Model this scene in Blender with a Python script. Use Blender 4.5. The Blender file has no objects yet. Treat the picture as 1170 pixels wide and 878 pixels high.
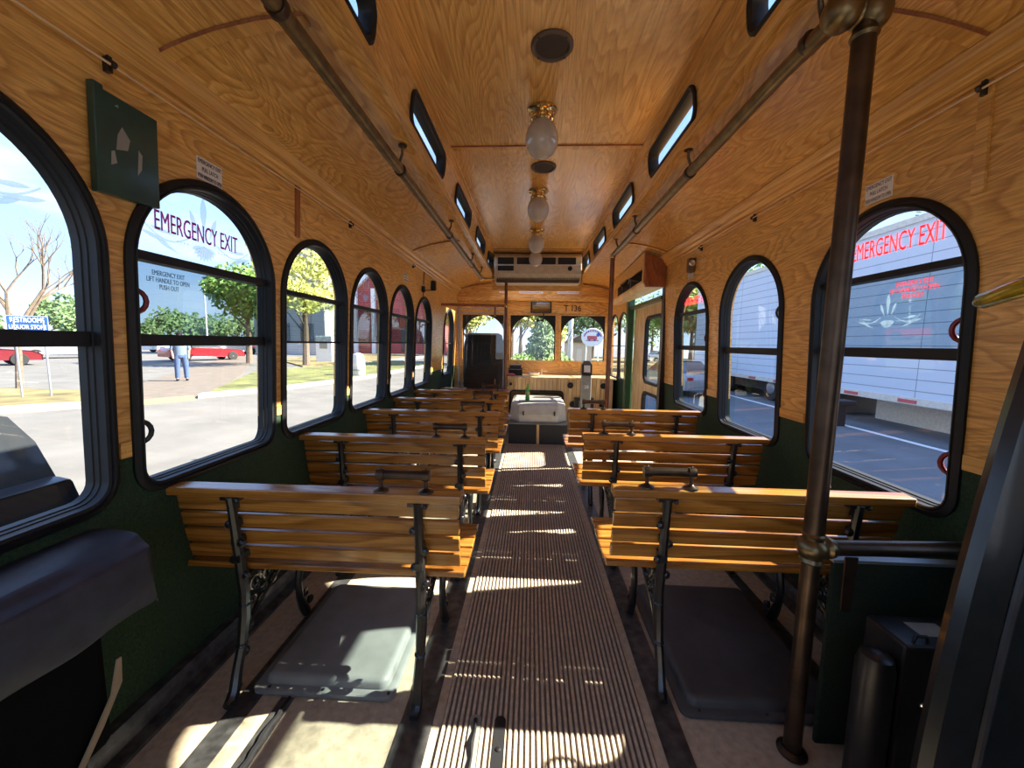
import bpy, bmesh, math, random
from math import sin, cos, pi, radians
from mathutils import Vector, Matrix, noise
random.seed(7)
COL = bpy.context.scene.collection
H = 1.22

# ------------------------------------------------------------------ materials
def new_mat(name):
    m = bpy.data.materials.new(name); m.use_nodes = True
    nt = m.node_tree; nt.nodes.clear()
    out = nt.nodes.new('ShaderNodeOutputMaterial')
    b = nt.nodes.new('ShaderNodeBsdfPrincipled')
    nt.links.new(b.outputs[0], out.inputs[0])
    return m, nt, b, out

def N(nt, t, **kw):
    n = nt.nodes.new(t)
    for k, v in kw.items():
        if k in n.inputs: n.inputs[k].default_value = v
        else: setattr(n, k, v)
    return n

def ramp(nt, fac, stops):
    r = nt.nodes.new('ShaderNodeValToRGB')
    e = r.color_ramp.elements
    while len(e) < len(stops): e.new(0.5)
    for el, (p, c) in zip(e, stops):
        el.position = p; el.color = (c[0], c[1], c[2], 1)
    nt.links.new(fac, r.inputs[0])
    return r

def coords(nt, scale=(1, 1, 1), rot=(0, 0, 0)):
    tc = nt.nodes.new('ShaderNodeTexCoord'); mp = nt.nodes.new('ShaderNodeMapping')
    mp.inputs['Scale'].default_value = scale; mp.inputs['Rotation'].default_value = rot
    nt.links.new(tc.outputs['Object'], mp.inputs[0])
    return mp.outputs[0]

def plain(name, col, rough=.5, metal=0., var=.12, nscale=18., bump=.0, coat=0., spec=.5):
    m, nt, b, _ = new_mat(name)
    n = N(nt, 'ShaderNodeTexNoise', Scale=nscale, Detail=4.)
    nt.links.new(coords(nt), n.inputs['Vector'])
    lo = [c * (1 - var) for c in col]; hi = [min(1, c * (1 + var)) for c in col]
    r = ramp(nt, n.outputs[0], [(.3, lo), (.7, hi)])
    nt.links.new(r.outputs[0], b.inputs['Base Color'])
    b.inputs['Roughness'].default_value = rough; b.inputs['Metallic'].default_value = metal
    b.inputs['Coat Weight'].default_value = coat; b.inputs['Coat Roughness'].default_value = .12
    b.inputs['Specular IOR Level'].default_value = spec
    if bump:
        bp = N(nt, 'ShaderNodeBump', Strength=bump, Distance=.004)
        nt.links.new(n.outputs[0], bp.inputs['Height']); nt.links.new(bp.outputs[0], b.inputs['Normal'])
    return m

def oak(name, dark, mid, light, stretch, rings=13., rough=.33, split=None, coat=.25, fine=(1, 1, 1), bump=.25):
    """varnished oak plywood: contour rings of a stretched noise give cathedral grain; split=(z,material colour) paints the lower part"""
    m, nt, b, _ = new_mat(name)
    v = coords(nt, stretch)
    n1 = N(nt, 'ShaderNodeTexNoise', Scale=1., Detail=2., Roughness=.45, Distortion=.35)
    nt.links.new(v, n1.inputs['Vector'])
    mul = N(nt, 'ShaderNodeMath', operation='MULTIPLY'); mul.inputs[1].default_value = rings
    nt.links.new(n1.outputs[0], mul.inputs[0])
    fr = N(nt, 'ShaderNodeMath', operation='FRACT'); nt.links.new(mul.outputs[0], fr.inputs[0])
    v2 = coords(nt, [a * f * 26 for a, f in zip(stretch, fine)])
    n2 = N(nt, 'ShaderNodeTexNoise', Scale=1., Detail=5., Roughness=.7)
    nt.links.new(v2, n2.inputs['Vector'])
    v3 = coords(nt, (1.3, 1.1, 1.4))
    n3 = N(nt, 'ShaderNodeTexNoise', Scale=1., Detail=2.)
    nt.links.new(v3, n3.inputs['Vector'])
    r1 = ramp(nt, fr.outputs[0], [(0., light), (.45, mid), (.8, dark), (.97, light)])
    r2 = ramp(nt, n2.outputs[0], [(.36, (.60, .55, .50)), (.62, (1.12, 1.12, 1.12))])
    mx = N(nt, 'ShaderNodeMix', data_type='RGBA', blend_type='MULTIPLY'); mx.inputs[0].default_value = .75
    nt.links.new(r1.outputs[0], mx.inputs[6]); nt.links.new(r2.outputs[0], mx.inputs[7])
    r3 = ramp(nt, n3.outputs[0], [(.3, (.86, .84, .82)), (.7, (1.1, 1.1, 1.1))])
    mx2 = N(nt, 'ShaderNodeMix', data_type='RGBA', blend_type='MULTIPLY'); mx2.inputs[0].default_value = 1.
    nt.links.new(mx.outputs[2], mx2.inputs[6]); nt.links.new(r3.outputs[0], mx2.inputs[7])
    col = mx2.outputs[2]
    if split:
        tc = nt.nodes.new('ShaderNodeTexCoord'); sx = nt.nodes.new('ShaderNodeSeparateXYZ')
        nt.links.new(tc.outputs['Object'], sx.inputs[0])
        gt = N(nt, 'ShaderNodeMath', operation='GREATER_THAN'); gt.inputs[1].default_value = split[0]
        nt.links.new(sx.outputs[2], gt.inputs[0])
        cn = N(nt, 'ShaderNodeTexNoise', Scale=160., Detail=3.)
        nt.links.new(coords(nt), cn.inputs['Vector'])
        g = split[1]
        rg = ramp(nt, cn.outputs[0], [(.35, [c * .6 for c in g]), (.65, [c * 1.35 for c in g])])
        ms = N(nt, 'ShaderNodeMix', data_type='RGBA')
        nt.links.new(gt.outputs[0], ms.inputs[0]); nt.links.new(rg.outputs[0], ms.inputs[6]); nt.links.new(col, ms.inputs[7])
        col = ms.outputs[2]
        mr = N(nt, 'ShaderNodeMapRange'); mr.inputs['To Min'].default_value = .95; mr.inputs['To Max'].default_value = rough
        nt.links.new(gt.outputs[0], mr.inputs['Value']); nt.links.new(mr.outputs[0], b.inputs['Roughness'])
        mc = N(nt, 'ShaderNodeMath', operation='MULTIPLY'); mc.inputs[1].default_value = coat
        nt.links.new(gt.outputs[0], mc.inputs[0]); nt.links.new(mc.outputs[0], b.inputs['Coat Weight'])
    else:
        b.inputs['Roughness'].default_value = rough; b.inputs['Coat Weight'].default_value = coat
    b.inputs['Coat Roughness'].default_value = .22
    nt.links.new(col, b.inputs['Base Color'])
    bp = N(nt, 'ShaderNodeBump', Strength=bump, Distance=.0015)
    nt.links.new(n2.outputs[0], bp.inputs['Height'])
    if bump > .3:   # orange-peel varnish
        n4 = N(nt, 'ShaderNodeTexNoise', Scale=1., Detail=1.); nt.links.new(coords(nt, (34, 26, 34)), n4.inputs['Vector'])
        b2 = N(nt, 'ShaderNodeBump', Strength=.35, Distance=.004); nt.links.new(n4.outputs[0], b2.inputs['Height'])
        nt.links.new(b2.outputs[0], bp.inputs['Normal'])
        nt.links.new(b2.outputs[0], b.inputs['Coat Normal'])
    nt.links.new(bp.outputs[0], b.inputs['Normal'])
    return m

def glass_mat(name, tint=(1, 1, 1), refl=1.0):
    m = bpy.data.materials.new(name); m.use_nodes = True
    nt = m.node_tree; nt.nodes.clear()
    out = nt.nodes.new('ShaderNodeOutputMaterial')
    t = nt.nodes.new('ShaderNodeBsdfTransparent'); t.inputs[0].default_value = (*tint, 1)
    g = nt.nodes.new('ShaderNodeBsdfGlossy'); g.inputs['Roughness'].default_value = .01
    lw = nt.nodes.new('ShaderNodeLayerWeight'); lw.inputs[0].default_value = .5
    pw = N(nt, 'ShaderNodeMath', operation='POWER'); pw.inputs[1].default_value = 5.; nt.links.new(lw.outputs['Facing'], pw.inputs[0])
    fr = N(nt, 'ShaderNodeMath', operation='MULTIPLY_ADD'); fr.inputs[1].default_value = .92; fr.inputs[2].default_value = .07; nt.links.new(pw.outputs[0], fr.inputs[0])
    ml = N(nt, 'ShaderNodeMath', operation='MULTIPLY'); ml.inputs[1].default_value = refl
    mx = nt.nodes.new('ShaderNodeMixShader')
    nt.links.new(fr.outputs[0], ml.inputs[0]); nt.links.new(ml.outputs[0], mx.inputs[0])
    nt.links.new(t.outputs[0], mx.inputs[1]); nt.links.new(g.outputs[0], mx.inputs[2])
    nt.links.new(mx.outputs[0], out.inputs[0])
    return m

def film_mat(name, col, alpha):
    m = bpy.data.materials.new(name); m.use_nodes = True
    nt = m.node_tree; nt.nodes.clear()
    out = nt.nodes.new('ShaderNodeOutputMaterial'); t = nt.nodes.new('ShaderNodeBsdfTransparent')
    t.inputs[0].default_value = (1, 1, 1, 1)
    a = nt.nodes.new('ShaderNodeBsdfDiffuse'); a.inputs[0].default_value = (*col, 1)
    b = nt.nodes.new('ShaderNodeBsdfTranslucent'); b.inputs[0].default_value = (*col, 1)
    n = N(nt, 'ShaderNodeTexNoise', Scale=60.); nt.links.new(coords(nt), n.inputs['Vector'])
    mm = nt.nodes.new('ShaderNodeMixShader'); nt.links.new(n.outputs[0], mm.inputs[0]); nt.links.new(a.outputs[0], mm.inputs[1]); nt.links.new(b.outputs[0], mm.inputs[2])
    mx = nt.nodes.new('ShaderNodeMixShader'); mx.inputs[0].default_value = alpha
    nt.links.new(t.outputs[0], mx.inputs[1]); nt.links.new(mm.outputs[0], mx.inputs[2]); nt.links.new(mx.outputs[0], out.inputs[0])
    return m
GREEN = (.018, .042, .016)
M = {}
WD, WM_, WL = (.62, .31, .072), (.78, .43, .112), (.86, .50, .15)
M['wall'] = oak('oak_wall_plywood', WD, WM_, WL, (2.2, 1.1, 5.2), 26, .34, split=(.868, GREEN), fine=(1, .35, 1))
M['ceil'] = oak('oak_ceiling_plywood', WD, WM_, WL, (4.6, .62, 2.2), 30, .27, coat=.6, fine=(1, .25, 1), bump=.34)
M['vault'] = oak('oak_vault_plywood', WD, WM_, WL, (3.6, 1.2, 3.6), 28, .27, coat=.55, fine=(1, .3, 1), bump=.34)
M['front'] = oak('oak_front_plywood', WD, WM_, WL, (1.0, 2.2, 4.2), 22, .34, fine=(.3, 1, 1))
M['trim'] = oak('oak_trim', WD, WM_, WL, (6, .5, 6), 5, .3, fine=(1, .3, 1))
M['bead'] = oak('oak_beadboard', (.68, .42, .17), (.82, .55, .25), (.88, .61, .30), (4, 3, .5), 6, .4, fine=(1, 1, .2))
M['door'] = oak('door_plywood', (.74, .48, .22), (.86, .59, .29), (.90, .65, .34), (2, 3, .6), 9, .4, fine=(1, 1, .3))
M['slat'] = oak('varnished_bench_oak', (.29, .112, .018), (.42, .175, .028), (.52, .235, .046), (.8, 7, 7), 7, .22, coat=.7, fine=(.25, 1, 1))
M['cab'] = oak('dark_cabinet_wood', (.26, .075, .022), (.33, .10, .03), (.38, .125, .04), (3, 3, .8), 8, .3)
M['iron'] = plain('black_cast_iron', (.012, .011, .011), .32, .0, .3, 60, .35, coat=.4)
M['frame'] = plain('black_window_rubber', (.009, .009, .010), .5, 0, .2, 30, spec=.35)
M['brass'] = plain('aged_brass', (.20, .145, .072), .34, .9, .3, 22, .1)
M['bronze'] = plain('dark_bronze_tube', (.085, .056, .038), .36, .85, .3, 14, .1)
M['copper'] = plain('reddish_tube', (.22, .095, .05), .38, .7, .2, 14)
M['polbrass'] = plain('polished_brass', (.70, .48, .20), .16, 1., .1)
M['yellow'] = plain('brass_grip_lacquer', (.42, .33, .03), .2, .6, .3, 30)
M['rubber'] = plain('tan_rubber_floor', (.50, .40, .27), .75, 0, .18, 40, .25)
M['ribs'] = plain('ribbed_rubber', (.56, .45, .32), .6, 0, .2, 50, .1)
def groove(m):
    nt = m.node_tree; b = [n for n in nt.nodes if n.type == 'BSDF_PRINCIPLED'][0]; src = b.inputs['Base Color'].links[0].from_socket
    tc = nt.nodes.new('ShaderNodeTexCoord'); sx = nt.nodes.new('ShaderNodeSeparateXYZ'); nt.links.new(tc.outputs['Object'], sx.inputs[0])
    g = N(nt, 'ShaderNodeMapRange'); g.inputs['From Min'].default_value = .002; g.inputs['From Max'].default_value = .007; nt.links.new(sx.outputs[2], g.inputs['Value'])
    mx = N(nt, 'ShaderNodeMix', data_type='RGBA'); mx.inputs[6].default_value = (.15, .11, .08, 1); nt.links.new(g.outputs[0], mx.inputs[0]); nt.links.new(src, mx.inputs[7]); nt.links.new(mx.outputs[2], b.inputs['Base Color'])
groove(M['ribs'])
M['strip'] = plain('worn_metal_strip', (.12, .12, .115), .42, .6, .45, 25, .2)
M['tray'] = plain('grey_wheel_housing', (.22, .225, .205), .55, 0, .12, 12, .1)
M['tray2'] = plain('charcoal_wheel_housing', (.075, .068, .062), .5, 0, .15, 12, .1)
M['white'] = plain('off_white_plastic', (.66, .62, .55), .5)
M['sticker'] = plain('sticker_vinyl', (.80, .74, .70), .5, var=.05)
M['ink'] = plain('sticker_ink', (.07, .035, .03), .6)
M['red'] = film_mat('red_lettering', (.95, .06, .07), .92)
M['magenta'] = film_mat('magenta_lettering', (.55, .02, .26), .92)
M['etch'] = film_mat('frosted_etching', (.42, .50, .56), .42)
M['inkgrey'] = film_mat('dark_grey_lettering', (.06, .08, .10), .8)
M['greenboard'] = plain('dark_green_board', (.010, .052, .040), .3, 0, .25, 14, coat=.4)
M['vinyl'] = plain('black_vinyl_cover', (.026, .029, .042), .5, 0, .25, 30, .3)
M['vinylgloss'] = plain('black_gloss_vinyl', (.010, .010, .010), .28, 0, .25, 30, .15, coat=.3)
M['darkmetal'] = plain('dark_painted_metal', (.022, .020, .020), .35, .2, .3, 20, .1)
M['black'] = plain('matte_black', (.010, .010, .011), .6)
M['navy'] = plain('dark_seat_fabric', (.016, .015, .018), .6, 0, .2, 40)
M['cowl'] = plain('grey_engine_cover', (.60, .58, .48), .5, 0, .1, 14)
M['carpet'] = plain('charcoal_carpet', (.045, .045, .042), .95, 0, .3, 90, .4)
M['grey'] = plain('grey_painted_metal', (.30, .30, .27), .45, .1)
M['acw'] = plain('air_conditioner_beige', (.58, .47, .32), .4)
M['greenpaint'] = plain('green_paint', (.012, .075, .030), .35, 0, .15, 20, coat=.2)
M['bulb'] = plain('frosted_globe_glass', (.46, .40, .33), .12, 0, .08, 10, coat=.6)
M['vent'] = plain('brown_vent_ring', (.10, .065, .045), .5)
M['ventdark'] = plain('vent_mesh_dark', (.05, .035, .026), .8, 0, .3, 260)
M['cord'] = plain('pull_cord', (.72, .52, .32), .5)
M['strap'] = plain('tan_strap', (.30, .22, .14), .8)
M['redgrip'] = plain('red_rubber_latch', (.20, .012, .014), .3)
M['bottle'] = plain('green_bottle_plastic', (.08, .42, .03), .15, coat=.5)
M['chrome'] = plain('chrome', (.7, .7, .72), .12, 1., .05)
M['mirror'] = plain('mirror_glass', (.75, .8, .85), .02, 1., .02)
M['glass'] = glass_mat('clear_window_glass', (.97, .985, .99), .9)
M['tint'] = glass_mat('tinted_window_glass', (.40, .47, .47), 1.1)
M['tintR'] = glass_mat('tinted_window_glass_right', (.52, .62, .64), 1.0)
M['plexi'] = glass_mat('driver_partition_glass', (.85, .87, .86), 1.3)
# exterior
M['asphalt'] = plain('sunlit_asphalt', (.148, .138, .120), .9, 0, .16, 1.2, .3)
M['road'] = plain('grey_road', (.15, .155, .165), .9, 0, .2, .8, .3)
M['grass'] = plain('dry_grass', (.17, .135, .05), .95, 0, .5, 1.6)
M['green_grass'] = plain('green_grass', (.125, .13, .035), .95, 0, .55, 1.4)
M['path'] = plain('brown_path', (.15, .12, .09), .95, 0, .15, 3.)
M['concrete'] = plain('kerb_concrete', (.34, .31, .27), .9, 0, .15, 6.)
M['brickpave'] = plain('red_paving', (.45, .20, .11), .9)
M['paint'] = plain('white_road_paint', (.85, .85, .85), .8)
M['bark'] = plain('tree_bark', (.16, .12, .085), .9, 0, .3, 12.)
M['leaf1'] = plain('leaf_green', (.19, .32, .06), .6, 0, .55, 2.5)
M['leaf2'] = plain('leaf_yellowgreen', (.55, .56, .14), .6, 0, .45, 2.)
M['leaf3'] = plain('conifer_needles', (.16, .25, .10), .7, 0, .5, 2.)
M['signblue'] = plain('blue_sign', (.02, .09, .42), .4)
M['signwhite'] = plain('white_sign_paint', (.85, .85, .85), .5)
M['signred'] = plain('sign_red', (.55, .10, .10), .5)
M['steel'] = plain('galvanised_post', (.38, .40, .42), .4, .7)
M['carred'] = plain('red_car_paint', (.42, .012, .020), .2, .1, .05, coat=1.)
M['carmaroon'] = plain('maroon_car_paint', (.16, .012, .018), .2, .1, .05, coat=1.)
M['carsilver'] = plain('silver_car_paint', (.40, .41, .43), .25, .5, .05, coat=1.)
M['carwhite'] = plain('white_car_paint', (.72, .73, .72), .25, 0, .05, coat=1.)
M['carblack'] = plain('black_car_paint', (.008, .009, .011), .3, .1, .05, coat=.3, spec=.3)
M['carglass'] = plain('car_window_glass', (.03, .035, .04), .05, 0, .05, coat=1.)
M['tyre'] = plain('tyre_rubber', (.02, .02, .02), .8)
M['jeans'] = plain('blue_denim', (.06, .10, .20), .9)
M['shirt'] = plain('grey_blue_shirt', (.14, .19, .26), .9)
M['skin'] = plain('skin', (.45, .26, .18), .6)
M['hair'] = plain('dark_hair', (.03, .02, .015), .8)
M['beige'] = plain('beige_building', (.60, .52, .42), .8)

def brick_mat(name, c1, c2, mortar, scale, bw=.5, rh=.25, msize=.02):
    m, nt, b, _ = new_mat(name)
    tc = nt.nodes.new('ShaderNodeTexCoord'); sx = nt.nodes.new('ShaderNodeSeparateXYZ'); cb = nt.nodes.new('ShaderNodeCombineXYZ')
    ad = N(nt, 'ShaderNodeMath', operation='ADD')
    nt.links.new(tc.outputs['Object'], sx.inputs[0])
    nt.links.new(sx.outputs[0], ad.inputs[0]); nt.links.new(sx.outputs[1], ad.inputs[1])
    nt.links.new(ad.outputs[0], cb.inputs[0]); nt.links.new(sx.outputs[2], cb.inputs[1])
    br = N(nt, 'ShaderNodeTexBrick', Scale=scale)
    br.offset = 0.0 if bw > 1 else .5
    br.inputs['Color1'].default_value = (*c1, 1); br.inputs['Color2'].default_value = (*c2, 1); br.inputs['Mortar'].default_value = (*mortar, 1)
    br.inputs['Mortar Size'].default_value = msize; br.inputs['Brick Width'].default_value = bw; br.inputs['Row Height'].default_value = rh
    nt.links.new(cb.outputs[0], br.inputs['Vector']); nt.links.new(br.outputs[0], b.inputs['Base Color'])
    b.inputs['Roughness'].default_value = .8
    return m
M['brick'] = brick_mat('red_brick', (.34, .035, .04), (.27, .03, .035), (.42, .16, .15), 1.2, .5, .22, .03)
M['siding'] = brick_mat('trailer_siding', (.60, .66, .76), (.59, .65, .75), (.24, .29, .36), 1.0, 2.6, .26, .010)
M['greysiding'] = brick_mat('grey_siding', (.48, .46, .42), (.44, .42, .39), (.30, .29, .27), 1., 4, .25, .02)

# ------------------------------------------------------------------ mesh builder
class MB:
    def __init__(s): s.v = []; s.f = []
    def add(s, vs, fs):
        o = len(s.v); s.v += [tuple(v) for v in vs]; s.f += [tuple(i + o for i in f) for f in fs]; return s
    def box(s, a, b, rot=None, piv=None):
        x0, y0, z0 = [min(p, q) for p, q in zip(a, b)]; x1, y1, z1 = [max(p, q) for p, q in zip(a, b)]
        vs = [Vector(p) for p in ((x0, y0, z0), (x1, y0, z0), (x1, y1, z0), (x0, y1, z0), (x0, y0, z1), (x1, y0, z1), (x1, y1, z1), (x0, y1, z1))]
        if rot is not None:
            c = Vector(piv) if piv is not None else Vector(((x0 + x1) / 2, (y0 + y1) / 2, (z0 + z1) / 2))
            vs = [c + rot @ (v - c) for v in vs]
        return s.add(vs, [(0, 3, 2, 1), (4, 5, 6, 7), (0, 1, 5, 4), (1, 2, 6, 5), (2, 3, 7, 6), (3, 0, 4, 7)])
    def tube(s, pts, r, n=10, caps=True):
        pts = [Vector(p) for p in pts]; R = r if isinstance(r, (list, tuple)) else [r] * len(pts)
        t0 = (pts[1] - pts[0]).normalized()
        u = t0.orthogonal().normalized(); rings = []
        for i, p in enumerate(pts):
            t = (pts[min(i + 1, len(pts) - 1)] - pts[max(i - 1, 0)]).normalized()
            u = (u - t * u.dot(t)); u = u.normalized() if u.length > 1e-6 else t.orthogonal().normalized()
            w = t.cross(u)
            rings.append([p + (u * cos(2 * pi * k / n) + w * sin(2 * pi * k / n)) * R[i] for k in range(n)])
        vs = [v for r_ in rings for v in r_]; fs = []
        for i in range(len(pts) - 1):
            for k in range(n):
                fs.append((i * n + k, i * n + (k + 1) % n, (i + 1) * n + (k + 1) % n, (i + 1) * n + k))
        if caps: fs += [tuple(range(n - 1, -1, -1)), tuple(range((len(pts) - 1) * n, len(pts) * n))]
        return s.add(vs, fs)
    def lathe(s, prof, o=(0, 0, 0), axis=(0, 0, 1), n=20, caps=True):
        o = Vector(o); a = Vector(axis).normalized(); u = a.orthogonal().normalized(); w = a.cross(u)
        vs = []; fs = []
        for r, h in prof:
            for k in range(n): vs.append(o + a * h + (u * cos(2 * pi * k / n) + w * sin(2 * pi * k / n)) * max(r, 1e-4))
        for i in range(len(prof) - 1):
            for k in range(n): fs.append((i * n + k, i * n + (k + 1) % n, (i + 1) * n + (k + 1) % n, (i + 1) * n + k))
        if caps: fs += [tuple(range(n - 1, -1, -1)), tuple(range((len(prof) - 1) * n, len(prof) * n))]
        return s.add(vs, fs)
    def ball(s, c, r, sc=(1, 1, 1), n=16, m=10):
        vs = []; fs = []
        for i in range(m + 1):
            t = pi * i / m
            for k in range(n): vs.append((c[0] + r * sc[0] * sin(t) * cos(2 * pi * k / n), c[1] + r * sc[1] * sin(t) * sin(2 * pi * k / n), c[2] + r * sc[2] * cos(t)))
        for i in range(m):
            for k in range(n): fs.append((i * n + k, (i + 1) * n + k, (i + 1) * n + (k + 1) % n, i * n + (k + 1) % n))
        return s.add(vs, fs)
    def loft(s, loops, closed=True, cap0=False, cap1=False):
        n = len(loops[0]); vs = [p for l in loops for p in l]; fs = []
        for i in range(len(loops) - 1):
            for k in range(n if closed else n - 1):
                fs.append((i * n + k, i * n + (k + 1) % n, (i + 1) * n + (k + 1) % n, (i + 1) * n + k))
        if cap0: fs.append(tuple(range(n - 1, -1, -1)))
        if cap1: fs.append(tuple(range((len(loops) - 1) * n, len(loops) * n)))
        return s.add(vs, fs)
    def prism(s, poly, f, t0, t1):
        """poly: 2-D outline, f(u,v,t)->point, extruded t0..t1"""
        return s.loft([[f(u, v, t0) for u, v in poly], [f(u, v, t1) for u, v in poly]], True, True, True)
    def build(s, name, mat, parent=None, smooth=False, bevel=0., kind=None, label=None, fixn=True):
        me = bpy.data.meshes.new(name); me.from_pydata([tuple(v) for v in s.v], [], s.f); me.update()
        if fixn:
            bm = bmesh.new(); bm.from_mesh(me); bmesh.ops.recalc_face_normals(bm, faces=bm.faces); bm.to_mesh(me); bm.free()
        me.materials.append(M[mat] if isinstance(mat, str) else mat)
        o = bpy.data.objects.new(name, me); COL.objects.link(o)
        if smooth:
            for p in me.polygons: p.use_smooth = True
            try: me.set_sharp_from_angle(angle=radians(38))
            except Exception: pass
        if bevel:
            b = o.modifiers.new('bevel', 'BEVEL'); b.width = bevel; b.segments = 2; b.limit_method = 'ANGLE'
        if parent is not None: o.parent = parent
        if kind: o['kind'] = kind
        if label: o['label'] = label
        return o

def at(o, origin):
    """give a mesh object its own origin without moving its geometry"""
    d = Vector(origin); o.data.transform(Matrix.Translation(-d)); o.location = d; return o

def empty(name, loc=(0, 0, 0)):
    o = bpy.data.objects.new(name, None); o.location = loc; o.empty_display_size = .1; COL.objects.link(o); return o
def tag(o, label, cat, group=None):
    o['label'] = label; o['category'] = cat
    if group: o['group'] = group
    return o
def st(o): o['kind'] = 'structure'; return o
def adopt(root):
    """children were modelled in world space: keep them there under the Empty"""
    for c in root.children: c.matrix_parent_inverse = Matrix.Translation(-root.location)
def copy_tree(o, parent=None):
    c = o.copy(); COL.objects.link(c)
    if parent is not None: c.parent = parent
    for ch in list(o.children): copy_tree(ch, c)
    return c

def plate(name, outer, holes, f, d0, d1, mat, parent=None, kind=None):
    """flat sheet with holes: 2-D loops filled, mapped by f(u,v,d) and given thickness d0..d1"""
    bm = bmesh.new(); loops = []
    for lp in [outer] + holes:
        vs = [bm.verts.new((u, v, 0)) for u, v in lp]; loops.append(vs)
        for i in range(len(vs)): bm.edges.new((vs[i], vs[(i + 1) % len(vs)]))
    bmesh.ops.triangle_fill(bm, use_beauty=True, use_dissolve=False, edges=list(bm.edges))
    bm.verts.ensure_lookup_table(); bm.verts.index_update()
    vs = [v.co.copy() for v in bm.verts]; fs = [[v.index for v in fc.verts] for fc in bm.faces]
    idx = [[v.index for v in l] for l in loops]; bm.free()
    n = len(vs); mb = MB()
    V = [f(v.x, v.y, d0) for v in vs] + [f(v.x, v.y, d1) for v in vs]
    F = [tuple(x) for x in fs] + [tuple(i + n for i in reversed(x)) for x in fs]
    for l in idx:
        for i in range(len(l)):
            a, b = l[i], l[(i + 1) % len(l)]; F.append((a, b, b + n, a + n))
    mb.add(V, F)
    return mb.build(name, mat, parent, kind=kind)

def text(name, body, f, w, h, mat, parent=None, d0=0., d1=.002):
    """lettering from Blender's built-in font, fitted to w x h, mapped by f(u,v,d)"""
    cu = bpy.data.curves.new(name, 'FONT'); cu.body = body; cu.align_x = 'CENTER'; cu.align_y = 'CENTER'; cu.resolution_u = 3
    cu.space_line = .95; cu.offset = 0. if len(body) > 6 else .02
    to = bpy.data.objects.new(name, cu); COL.objects.link(to)
    bpy.context.view_layer.update()
    me = bpy.data.meshes.new_from_object(to.evaluated_get(bpy.context.evaluated_depsgraph_get()))
    bpy.data.objects.remove(to)
    xs = [v.co.x for v in me.vertices]; ys = [v.co.y for v in me.vertices]
    cx, cy = (max(xs) + min(xs)) / 2, (max(ys) + min(ys)) / 2; sx, sy = w / (max(xs) - min(xs)), h / (max(ys) - min(ys))
    bm = bmesh.new(); bm.from_mesh(me)
    if len(body) > 6:      # heavier strokes
        g = bmesh.ops.duplicate(bm, geom=list(bm.verts) + list(bm.edges) + list(bm.faces))
        for v in g['geom']:
            if isinstance(v, bmesh.types.BMVert): v.co.x += .055
    for k_, v in enumerate(bm.verts): v.co = Vector(f((v.co.x - cx) * sx, (v.co.y - cy) * sy, d1 + (.0003 if k_ * 2 >= len(bm.verts) else 0)))
    bm.to_mesh(me); bm.free()
    me.materials.clear(); me.materials.append(M[mat])
    o = bpy.data.objects.new(name, me); COL.objects.link(o)
    if parent is not None: o.parent = parent
    return o

# ------------------------------------------------------------------ the coach body
LEAN = .045
def xL(z): return -1.21 + LEAN * (z - .4)
def xR(z): return 1.31 - LEAN * (z - .4)
def fL(y, z, d): return (xL(z) + d, y, z)           # d = inwards
def fR(y, z, d): return (xR(z) - d, y, z)
YF = 6.0; YB = -1.5
def fR2(s, z, d):                                   # right front quarter, tapering in from (xR,5.05) to (1.2,6.0)
    t = s / .956; x = (xR(z)) * (1 - t) + 1.20 * t; return (x - d, 5.05 + .95 * t, z)

def arch(y0, y1, z0, z1, i=0., rb=.085, n=14):
    """arched window outline, inset by i, constant point count"""
    y0 += i; y1 -= i; z0 += i; z1 -= i; rb = max(.012, rb - i); r = (y1 - y0) / 2; cy = (y0 + y1) / 2
    rz = min(r, (z1 - z0) * .45); p = []
    for k in range(7): a = pi + pi / 2 * k / 6; p.append((y0 + rb + rb * cos(a), z0 + rb + rb * sin(a)))
    for k in range(7): a = -pi / 2 + pi / 2 * k / 6; p.append((y1 - rb + rb * cos(a), z0 + rb + rb * sin(a)))
    for k in range(2 * n + 1): a = pi * k / (2 * n); p.append((cy + r * cos(a), z1 - rz + rz * sin(a)))
    return p
def rrect(y0, y1, z0, z1, i=0., rb=.05, n=6):
    y0 += i; y1 -= i; z0 += i; z1 -= i; rb = max(.008, rb - i); p = []
    for cx, cz, a0 in ((y0 + rb, z0 + rb, pi), (y1 - rb, z0 + rb, 1.5 * pi), (y1 - rb, z1 - rb, 0), (y0 + rb, z1 - rb, .5 * pi)):
        for k in range(n + 1): a = a0 + pi / 2 * k / n; p.append((cx + rb * cos(a), cz + rb * sin(a)))
    return p
PROF = [(0, -.05), (-.006, .0), (-.006, .008), (.002, .014), (.010, .015), (.013, .009), (.017, .009), (.020, .013), (.026, .010), (.028, -.010), (.031, -.012), (.032, -.024), (.035, -.026), (.036, -.048)]

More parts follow.
